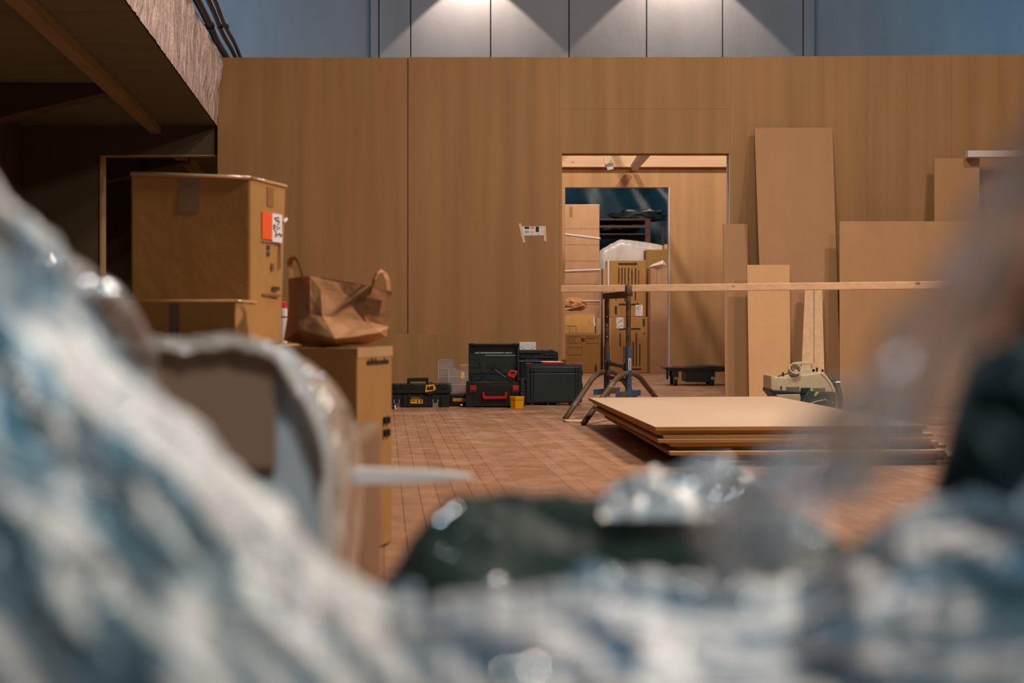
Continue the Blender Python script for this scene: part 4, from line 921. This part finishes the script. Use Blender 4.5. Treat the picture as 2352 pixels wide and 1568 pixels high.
# white/red item edge seen between carton and bag
t = thing('spray_can', P(652, 793, 4.7), 'red topped white can between the large carton and the paper bag', 'can')
t.location.z = zT; t['_o'] = (t.location.x, t.location.y, zT)
pc = P(646,735,4.80); MB().tube([(pc.x,pc.y,zT),(pc.x,pc.y,ZZ(708,4.8))], .020, 16).build('body', M_paperw, t, bevel=.003)
MB().tube([(pc.x,pc.y,ZZ(708,4.8)),(pc.x,pc.y,ZZ(692,4.8))], [.020,.016], 16).build('cap', M_red, t, bevel=.003)
MB().tube([(pc.x,pc.y,ZZ(729,4.72)),(pc.x,pc.y,ZZ(726,4.72))], .0208, 16).build('printed_line', M_ink, t)

# ================================================================ PAPER BAG
Yb = 4.02
t = thing('paper_bag', (XX(775,Yb), Yb+.08, zT), 'creased brown kraft paper carrier bag with flat handles on the tall carton', 'bag')
K = lambda px, py, dy=0: P(px, py, Yb+dy)
V = [K(662,638,.16), K(712,634,.05), K(775,647,.06), K(822,652,.06), K(900,670,.07),     # top rim front (0-4)
     K(664,700,.14), K(712,722,-.02), K(740,724,-.03), K(820,690,.04), K(898,720,.05),  # 5-9
     K(651,782,.12), K(688,757,-.05), K(770,778,-.12), K(872,764,-.05), K(893,750,.03),  # 10-14
     K(700,793,.0), K(771,796,-.08), K(845,790,-.02), K(885,772,.03),                   # 15-18
     K(740,637,.20), K(820,650,.22), K(898,668,.16),                                    # 19-21 rim back
     K(665,785,.18), K(770,790,.26), K(888,772,.20), K(736,664,.03), K(790,672,.05), K(848,738,.03), K(682,690,.06)]
Fb = [(0,28,5),(0,1,28),(1,6,28),(28,6,11),(5,28,11),(5,11,10),(1,25,6),(25,7,6),(1,2,25),(2,26,25),(25,26,7),(2,3,26),(3,8,26),(26,8,7),(3,4,8),(4,9,8),(8,9,27),(7,8,27),
      (6,7,12),(6,12,11),(7,27,12),(27,13,12),(27,9,14),(27,14,13),(11,12,15),(10,11,15),(12,16,15),(12,13,17),(12,17,16),(13,14,18),(13,18,17),
      (0,5,22),(5,10,22),(0,22,19),(19,22,23),(19,23,20),(20,23,24),(20,24,21),(21,24,18),(21,18,14),(21,14,9),(21,9,4),(10,15,22),(15,16,23),(15,23,22),(16,17,23),(17,24,23),(17,18,24)]
def bagtess():
    bm = bmesh.new(); vs = [bm.verts.new(v) for v in V]
    for f_ in Fb:
        try: bm.faces.new([vs[i] for i in f_])
        except ValueError: pass
    bmesh.ops.subdivide_edges(bm, edges=bm.edges[:], cuts=5, use_grid_fill=True)
    for v in bm.verts:
        n_ = noise.noise(v.co*22)*.006 + noise.noise(v.co*55)*.0022
        v.co.y += n_; v.co.z += n_*.3
        if v.co.z < zT+.002: v.co.z = zT+.002
    out = MB(); idx = {v: i for i, v in enumerate(bm.verts)}
    out.add([v.co.copy() for v in bm.verts], [tuple(idx[v] for v in f_.verts) for f_ in bm.faces]); bm.free(); return out
bagtess().build('body', M_paper, t, solid=.0008)
def strap(pts, w_, nm='handle'):
    b = MB(); n0 = len(pts)
    pv = [P(a, c_, Yb+d_) for a, c_, d_ in pts]; base = 0
    vs = []; fs = []
    for i, p in enumerate(pv):
        tg = (pv[min(i+1,n0-1)]-pv[max(i-1,0)]).normalized(); s = tg.cross(Vector((0,1,0))).normalized()*.25 + Vector((0,1,0))*.9
        s = s.normalized()*w_/2
        if len(pts[i]) > 3: pass
        vs += [p-s, p+s]
    for i in range(n0-1): fs.append((2*i,2*i+1,2*i+3,2*i+2))
    b.add(vs, fs); return b.build(nm, M_paper, t, solid=.0015)
strap([(697,642,.02),(693,624,.02),(689,611,.03),(685,600,.04),(678,592,.05),(670,594,.07),(664,604,.10),(667,616,.13),(668,640,.16)], .035)
strap([(848,676,.05),(855,655,.05),(859,640,.01),(866,627,.04),(874,621,.07),(884,628,.11),(891,642,.13),(893,668,.15)], .035)
MB().prism([K(822,678,.034),K(878,690,.04),K(870,726,.026),K(812,718,.022)], (0,-.001,0)).build('handle_patch', plain('darker_kraft',(150,104,62),.8), t)

# ================================================================ FOREGROUND
def sheet(name, prof, x0, x1, ybot, Yt_, Yb_, m, label, cat, amp=.03, fs=(3,1.2), rot=0, seed=0, nu=150, nv=70, top_n=14, back=.08, drop=.30, root=None, part='film', bot=None, fine=.0015, skirt=.05):
    ca, sa = math.cos(R(rot)), math.sin(R(rot))
    def fn(u, v):
        px = x0+(x1-x0)*u; tp_ = intp(prof, px) + top_n*noise.noise(Vector((px*.018, seed, 0))) + top_n*.5*noise.noise(Vector((px*.06, seed, 3)))
        if v < .22:
            k = 1-v/.22; Yq = Yt_+back*k; p = P(px, tp_, Yt_); s_ = Yq/Yt_
            return (p.x*(1+.15*k), Yq, p.z-drop*k*k-.02*k+.015*noise.noise(Vector((px*.01,k*3,seed))))
        sk = 0
        if v > .93: sk = (v-.93)/.07; v = .93
        k = (v-.22)/.71; py = tp_+((intp(bot, px) if bot else ybot)-tp_)*k
        a = (px*ca+py*sa)*.001; c_ = (-px*sa+py*ca)*.001
        n1 = noise.noise(Vector((a*fs[0], c_*fs[1], seed))); n2 = noise.noise(Vector((a*fs[0]*2.7, c_*fs[1]*2.2, seed+5))); n3 = noise.noise(Vector((a*fs[0]*3, c_*fs[1]*5, seed+9)))
        rdg = (1-2*abs(n2))
        Yq = Yt_+(Yb_-Yt_)*(k**.85) + amp*(n1*1.4+rdg*.45)*min(1,k*5+.25) + fine*n3*2
        p = P(px, py, max(.22, Yq))
        if sk and skirt is not None: p.z += (skirt - p.z)*sk; p.x += .004*math.sin(px*.03)*sk
        return tuple(p)
    b = MB().grid(fn, nu, nv)
    if root is None:
        return tag(b.build(name, m, smooth=True), label, cat)
    return b.build(part, m, root, smooth=True)

def tarp_mat(name, stops, scale, stretch, rot, rough=.25):
    m, nt, b = newmat(name)
    n = noise_tex(nt, scale, stretch, 2, .5, rot, tex=True); r = ramp(nt, n.outputs[0], stops)
    nt.links.new(r.outputs[0], b.inputs['Base Color']); b.inputs['Roughness'].default_value = rough; b.inputs['Specular IOR Level'].default_value = 0.22
    n2 = noise_tex(nt, 12, stretch, 3, .5, rot, tex=True); bump(nt, b, n2.outputs[0], .4, .02); return m
M_tealL = tarp_mat('teal_reflections', [(.40, lin((20,42,44))), (.52, lin((42,86,96))), (.64, lin((56,160,198)))], 12, (5,1,1), (0,R(42),0))  # light blue patches painted in for skylight reflections; the layer itself is added
M_tealR = tarp_mat('blue_green_reflections', [(.38, lin((14,32,34))), (.50, lin((34,78,88))), (.62, lin((40,150,190)))], 12, (5,1,1), (0,R(14),0))  # added layer as on the left, skylight reflections painted into its blue
M_green = tarp_mat('dark_green_sack', [(.35, lin((30,44,36))), (.65, lin((42,56,44)))], 4, (1,1,1), (0,0,0), .6)
M_blk = tarp_mat('black_sack', [(.35, lin((12,18,18))), (.65, lin((26,40,42)))], 4, (1,1,1), (0,0,0), .45)
M_filmL = film_mat('crumpled_film', (116,132,134), .06, .62, .40, (9,1,1), (0,R(42),0), 22, .7, 30)
M_filmR = film_mat('crumpled_film_front', (124,146,156), .06, .62, .40, (9,1,1), (0,R(14),0), 22, .7, 30)
M_filmC = film_mat('bunched_film', (215,212,210), .55, .95, .14, (1,1,1), (0,0,0), 10, .9, 22)
M_filmV = film_mat('film_veil', (185,185,185), .14, .44, .16, (6,1,1), (0,R(-48),0), 8, .4, 10, gl=.2)
M_filmB = film_mat('beige_film', (236,214,192), .75, .98, .14, (1,1,1), (0,0,0), 10, .9, 20)

# wrapped carton behind the film
Yd = 1.22
t = thing('wrapped_carton', (XX(430,Yd), Yd+.2, 0), 'pale wrapped carton with a brown card panel seen through film', 'wrapped carton')
b = MB(); b.prism([P(140,800,Yd),P(628,796,Yd),P(655,835,Yd),P(690,905,Yd),P(718,975,Yd),P(734,1050,Yd),P(738,1150,Yd),P(738,2430,Yd),P(140,2430,Yd)], (0,.10,0)); b.build('body', plain('pale_grey_wrap',(172,176,176),.5,var=.08,scale=6), t, bevel=.012, seg=3)
b = MB(); b.slab(P(225,1085,Yd-.012), P(634,1078,Yd-.012), P(628,792,Yd-.012), P(200,786,Yd-.012), (0,.008,0)); b.build('card_panel', card_mat('dull_card',(140,108,86)), t, bevel=.003)
def cover(u, v):
    pr = [(180,800),(240,772),(330,768),(420,776),(470,768),(520,764),(580,776),(625,790),(650,830),(690,900),(720,960),(735,1010),(742,1100)]
    s = u*(len(pr)-1); i = min(int(s), len(pr)-2); f_ = s-i
    px = pr[i][0]+(pr[i+1][0]-pr[i][0])*f_; py = pr[i][1]+(pr[i+1][1]-pr[i][1])*f_
    if v < .4: k = v/.4; return tuple(P(px, py, Yd-.02+.11*(1-k)) + Vector((0,0,0)))
    k = (v-.4)/.6; return tuple(P(px + 8*k, py + 34*k + 6*noise.noise(Vector((px*.03,k*2,0))), Yd-.025-.005*k+.006*noise.noise(Vector((px*.03,k*4,1)))))
MB().grid(cover, 90, 16).build('film', M_filmB, t, smooth=True)
# bunched film to its right, over a hidden carton
t = thing('film_bunch', (XX(760,1.36), 1.4, 0), 'bunched beige plastic film hanging over the right side of the wrapped carton', 'plastic film')
def bun(u, v):
    px0, px1 = 640+60*v, None
    right = intp([(0,640),(.08,720),(.16,770),(.25,805),(.4,828),(.55,836),(.7,832),(.85,822),(1,815)], v)
    left = intp([(0,600),(.1,640),(.25,700),(.4,735),(1,740)], v)
    px = left + (right-left)*u; py = 785+ 600*v*1.0
    py = 790 + 590*v + (0 if v > 0 else 0)
    n1 = noise.noise(Vector((px*.012, py*.006, 2))); n2 = noise.noise(Vector((px*.03, py*.006, 6)))
    Yq = 1.36 + .05*n1 + .014*(1-2*abs(n2)) + .16*(u**4)
    return tuple(P(px, py, Yq))
MB().grid(bun, 40, 110).build('film', M_filmB, t, smooth=True)
MB().prism([(XX(660,1.5),1.5,0),(XX(816,1.5),1.5,0),(XX(816,1.5),1.8,0),(XX(660,1.5),1.8,0)], (0,0,ZZ(1010,1.5))).build('carton', card_mat('shaded_card',(150,112,80)), t, bevel=.01)
# white pointed strip
b = MB(); Yw = 1.45
b.prism([P(815,1076,Yw),P(900,1078,Yw),P(1000,1083,Yw),P(1070,1091,Yw),P(1088,1096,Yw),P(1070,1101,Yw),P(1000,1108,Yw),P(900,1112,Yw),P(815,1115,Yw)], (0,.02,0))
tag(b.build('foam_strip', M_foam, bevel=.002), 'white tapering foam strip jutting out from the bunched film', 'foam strip')
# small crumple
t = thing('film_bunch', P(160, 720, .95), 'milky crumple of film poking up at the left in front of the cartons', 'plastic film')
def lump(u, v):
    prof = [(-60,440),(0,470),(60,500),(110,545),(150,588),(178,596),(186,625),(215,625),(240,640),(262,665),(268,700),(240,740),(200,770)]
    s = u*(len(prof)-1); i = min(int(s), len(prof)-2); f_ = s-i
    px = prof[i][0]+(prof[i+1][0]-prof[i][0])*f_; py = prof[i][1]+(prof[i+1][1]-prof[i][1])*f_
    if v < .3: k = 1-v/.3; p = P(px,py,.95); return (p.x, .95+.12*k, p.z-.05*k*k)
    k = (v-.3)/.7
    cx, cy = 90, 760; px = px+(cx-px)*k; py = py+(cy-py)*k
    return tuple(P(px, py, .95-.05*math.sin(k*2)+.022*noise.noise(Vector((px*.02,py*.02,1)))+.010*(1-2*abs(noise.noise(Vector((px*.05,py*.05,4)))))))
MB().grid(lump, 90, 50).build('film', M_filmC, t, smooth=True)
# left pile
prA = [(-300,430),(0,610),(70,720),(150,830),(250,920),(400,1040),(520,1130),(640,1230),(760,1330),(860,1390),(1000,1410)]
for (x0,x1,y0,y1,zt_,lb_) in ((-.30,.33,.42,.525,.46,'brown carton under the tarps nearest the camera, hidden by film'),(.0,.27,.70,.98,.40,'brown carton under the green sack'),
        (-.46,-.222,.53,.60,.60,'upright carton under the left tarp pile, covered by film'),(-.55,-.31,.93,1.07,.60,'upright carton behind the left tarp pile, below the film crumple')):
    t = thing('carton', ((x0+x1)/2,(y0+y1)/2,0), lb_, 'carton'); MB().box(x0,x1,y0,y1,0,zt_).build('body', M_card, t, bevel=.006)
t = thing('tarp_pile', (XX(300,.6), .6, .2), 'big sloping pile of clear film over an added blue-grey tarp filling the lower left', 'tarp pile')
sheet('', prA, -320, 900, 1750, .66, .40, M_tealL, '', '', .03, (1.0,4), 42, 2, root=t, part='tarp')
prB = [(-300,300),(0,430),(60,480),(130,560),(200,700),(260,800),(340,880),(470,1000),(600,1120),(740,1270),(860,1350),(960,1380)]
sheet('', prB, -320, 960, 1750, .58, .34, M_filmL, '', '', .04, (1.0,4.5), 42, 12, root=t, part='film')
# green sack
prE = [(870,1345),(900,1310),(940,1240),(985,1180),(1060,1146),(1200,1138),(1400,1130),(1600,1126),(1700,1136),(1800,1170),(1900,1215),(2000,1300),(2050,1380)]
t = thing('green_sack', (XX(1400,.95), 1.0, .15), 'glossy dark green plastic sack lying across the lower middle', 'sack')
sheet('', prE, 870, 2050, 1650, .86, .66, M_green, '', '', .02, (1.6,3.2), 8, 21, top_n=5, root=t, part='sack', skirt=.44)
# crinkled shiny film on the sack
t2 = thing('film_bunch', P(1600, 1130, .84), 'shiny crinkled film catching the light on top of the green sack', 'plastic film')
prK = [(1380,1150),(1430,1100),(1500,1075),(1560,1082),(1620,1070),(1690,1075),(1720,1100),(1760,1150)]
sheet('', prK, 1380, 1760, 1190, .84, .80, film_mat('crinkled_film',(240,236,232),.45,.9,.10,(1,1,1),(0,0,0),18,1.0,34, gl=1.6), '', '', .018, (9,9), 0, 31, 90, 40, root=t2, part='film', back=.05, drop=.06, skirt=None)
# front pile
prD = [(780,1480),(850,1410),(900,1380),(1000,1372),(1200,1350),(1400,1310),(1600,1320),(1750,1330),(1850,1330),(1950,1250),(2050,1180),(2150,1140),(2300,1080),(2700,1000)]
t = thing('tarp_pile', (XX(1600,.55), .55, .2), 'low pile of clear film over an added blue-green tarp across the lower right', 'tarp pile')
sheet('', [(a, c_+40) for a, c_ in prD], 780, 2700, 1750, .60, .40, M_tealR, '', '', .03, (1.4,4.5), 10, 41, root=t, part='tarp', nu=200)
sheet('', prD, 760, 2700, 1750, .56, .35, M_filmR, '', '', .03, (1.4,4.5), 10, 51, root=t, part='film', nu=200)
# black sack right and the veil of film in front
prG = [(2120,1190),(2140,1110),(2180,960),(2230,800),(2285,640),(2352,440),(2450,150),(2700,-100)]
t = thing('black_sack', (XX(2400,.60), .6, .1), 'black plastic sack standing at the right picture edge behind film', 'sack')
sheet('', prG, 2120, 2750, 1500, .58, .54, M_blk, '', '', .02, (3,3), 60, 61, top_n=4, root=t, part='sack')
prF = [(1600,1215),(1610,1190),(1680,1110),(1760,1040),(1880,950),(1980,860),(2080,720),(2180,560),(2270,400),(2352,270),(2500,60),(2800,-200)]
t = thing('film_veil', (XX(2200,.34), .34, .3), 'tall sheet of hazy film hanging diagonally at the right edge', 'plastic film')
sheet('', prF, 1600, 2850, 1420, .36, .33, M_filmV, '', '', .012, (1,5), -52, 71, root=t, part='film', bot=[(1600,1225),(1800,1225),(2000,1185),(2110,1130),(2180,990),(2250,800),(2352,560),(2500,280),(2850,-150)], back=.03, drop=.01, skirt=None)

# glints: small mirror facets added on the film, turned to reflect fill and skylight
M_glint = plain('glint_mirror', (235,238,240), 0.12, 1.0)
from mathutils.bvhtree import BVHTree
def glint_facets(root, lst, lampL, seed):
    rnd = random.Random(seed); vs_ = []; fs_ = []
    for ch in root.children:
        if ch.type != 'MESH' or ch.name.startswith('carton'): continue
        n0 = len(vs_); vs_ += [v.co + root.location for v in ch.data.vertices]; fs_ += [tuple(i+n0 for i in p_.vertices) for p_ in ch.data.polygons]
    tree = BVHTree.FromPolygons(vs_, fs_); eye = Vector((0,0,H))
    for (px, py, Yc, r_, tgt) in lst:
        d_ = (P(px, py, 1.0)-eye).normalized(); hit = tree.ray_cast(eye, d_)
        if hit[0] is None: continue
        c_ = hit[0] - d_*.003
        vd = -d_; ld = (Vector(tgt) - c_).normalized()
        n_ = (vd+ld).normalized(); a_ = n_.orthogonal().normalized(); b_ = n_.cross(a_); N = 9
        r_ *= 1.35
        vs = [c_ + n_*r_*.10]; vs += [c_ + (a_*math.cos(2*math.pi*i/N) + b_*math.sin(2*math.pi*i/N))*r_*(.8+.4*rnd.random()) for i in range(N)]
        MB().add(vs, [(0, 1+i, 1+(i+1)%N) for i in range(N)]).build('glint_facet', M_glint, root, smooth=True, solid=.0004)
NL = (0.45,-0.3,2.1); SK = (-2.6,-1.2,3.4)
glint_facets(bpy.data.objects['film_bunch.002'], [(1560,1104,.79,.0030,NL),(1585,1112,.79,.0036,NL),(1535,1098,.79,.0022,NL),(1640,1132,.78,.0038,NL),(1668,1128,.78,.0034,NL),(1688,1120,.78,.0030,NL),(1690,1082,.79,.0022,NL),(1500,1130,.78,.0018,NL),(1610,1100,.79,.0018,NL)], NL, 1)
glint_facets(bpy.data.objects['green_sack'], [(1040,1172,.77,.0030,NL),(1012,1195,.76,.0032,NL),(1025,1184,.76,.0022,NL),(1090,1196,.76,.0012,SK),(1055,1225,.76,.0010,SK),(1130,1225,.75,.0012,SK),(1035,1275,.74,.0014,SK),(1010,1262,.74,.0012,SK),(1140,1330,.70,.0016,NL)], NL, 2)
glint_facets(bpy.data.objects['tarp_pile.001'], [(975,1355,.50,.0017,NL),(1400,1322,.50,.0019,NL),(1580,1352,.48,.0020,SK),(1590,1375,.48,.0017,SK),(1690,1352,.48,.0016,NL),(1722,1380,.47,.0017,NL),(1395,1395,.46,.0017,NL),(2085,1160,.48,.0015,NL),(2060,1405,.42,.0013,SK),(2062,1500,.38,.0022,SK),(1215,1540,.36,.0018,NL),(1160,1545,.36,.0014,NL),(1330,1500,.38,.0012,SK),(1860,1450,.40,.0013,SK),(1480,1440,.42,.0012,NL)], NL, 3)
glint_facets(bpy.data.objects['tarp_pile'], [(30,1165,.40,.0014,NL),(300,950,.44,.0014,NL),(420,1015,.44,.0016,SK),(60,930,.40,.0018,SK),(210,1120,.40,.0012,NL),(520,1240,.42,.0012,SK),(250,1380,.36,.0014,NL),(640,1400,.40,.0012,NL),(420,1230,.40,.0010,SK)], NL, 4)
glint_facets(bpy.data.objects['film_bunch.001'], [(120,590,.92,.0034,NL),(135,600,.92,.0030,NL),(150,596,.92,.0020,SK),(195,645,.92,.0030,NL),(235,655,.92,.0034,NL),(250,668,.92,.0026,NL),(92,604,.92,.0020,NL)], NL, 5)
glint_facets(bpy.data.objects['film_bunch'], [(700,850,1.30,.0034,NL),(712,860,1.30,.0030,NL),(735,862,1.30,.0026,NL),(690,880,1.30,.0018,NL)], NL, 6)
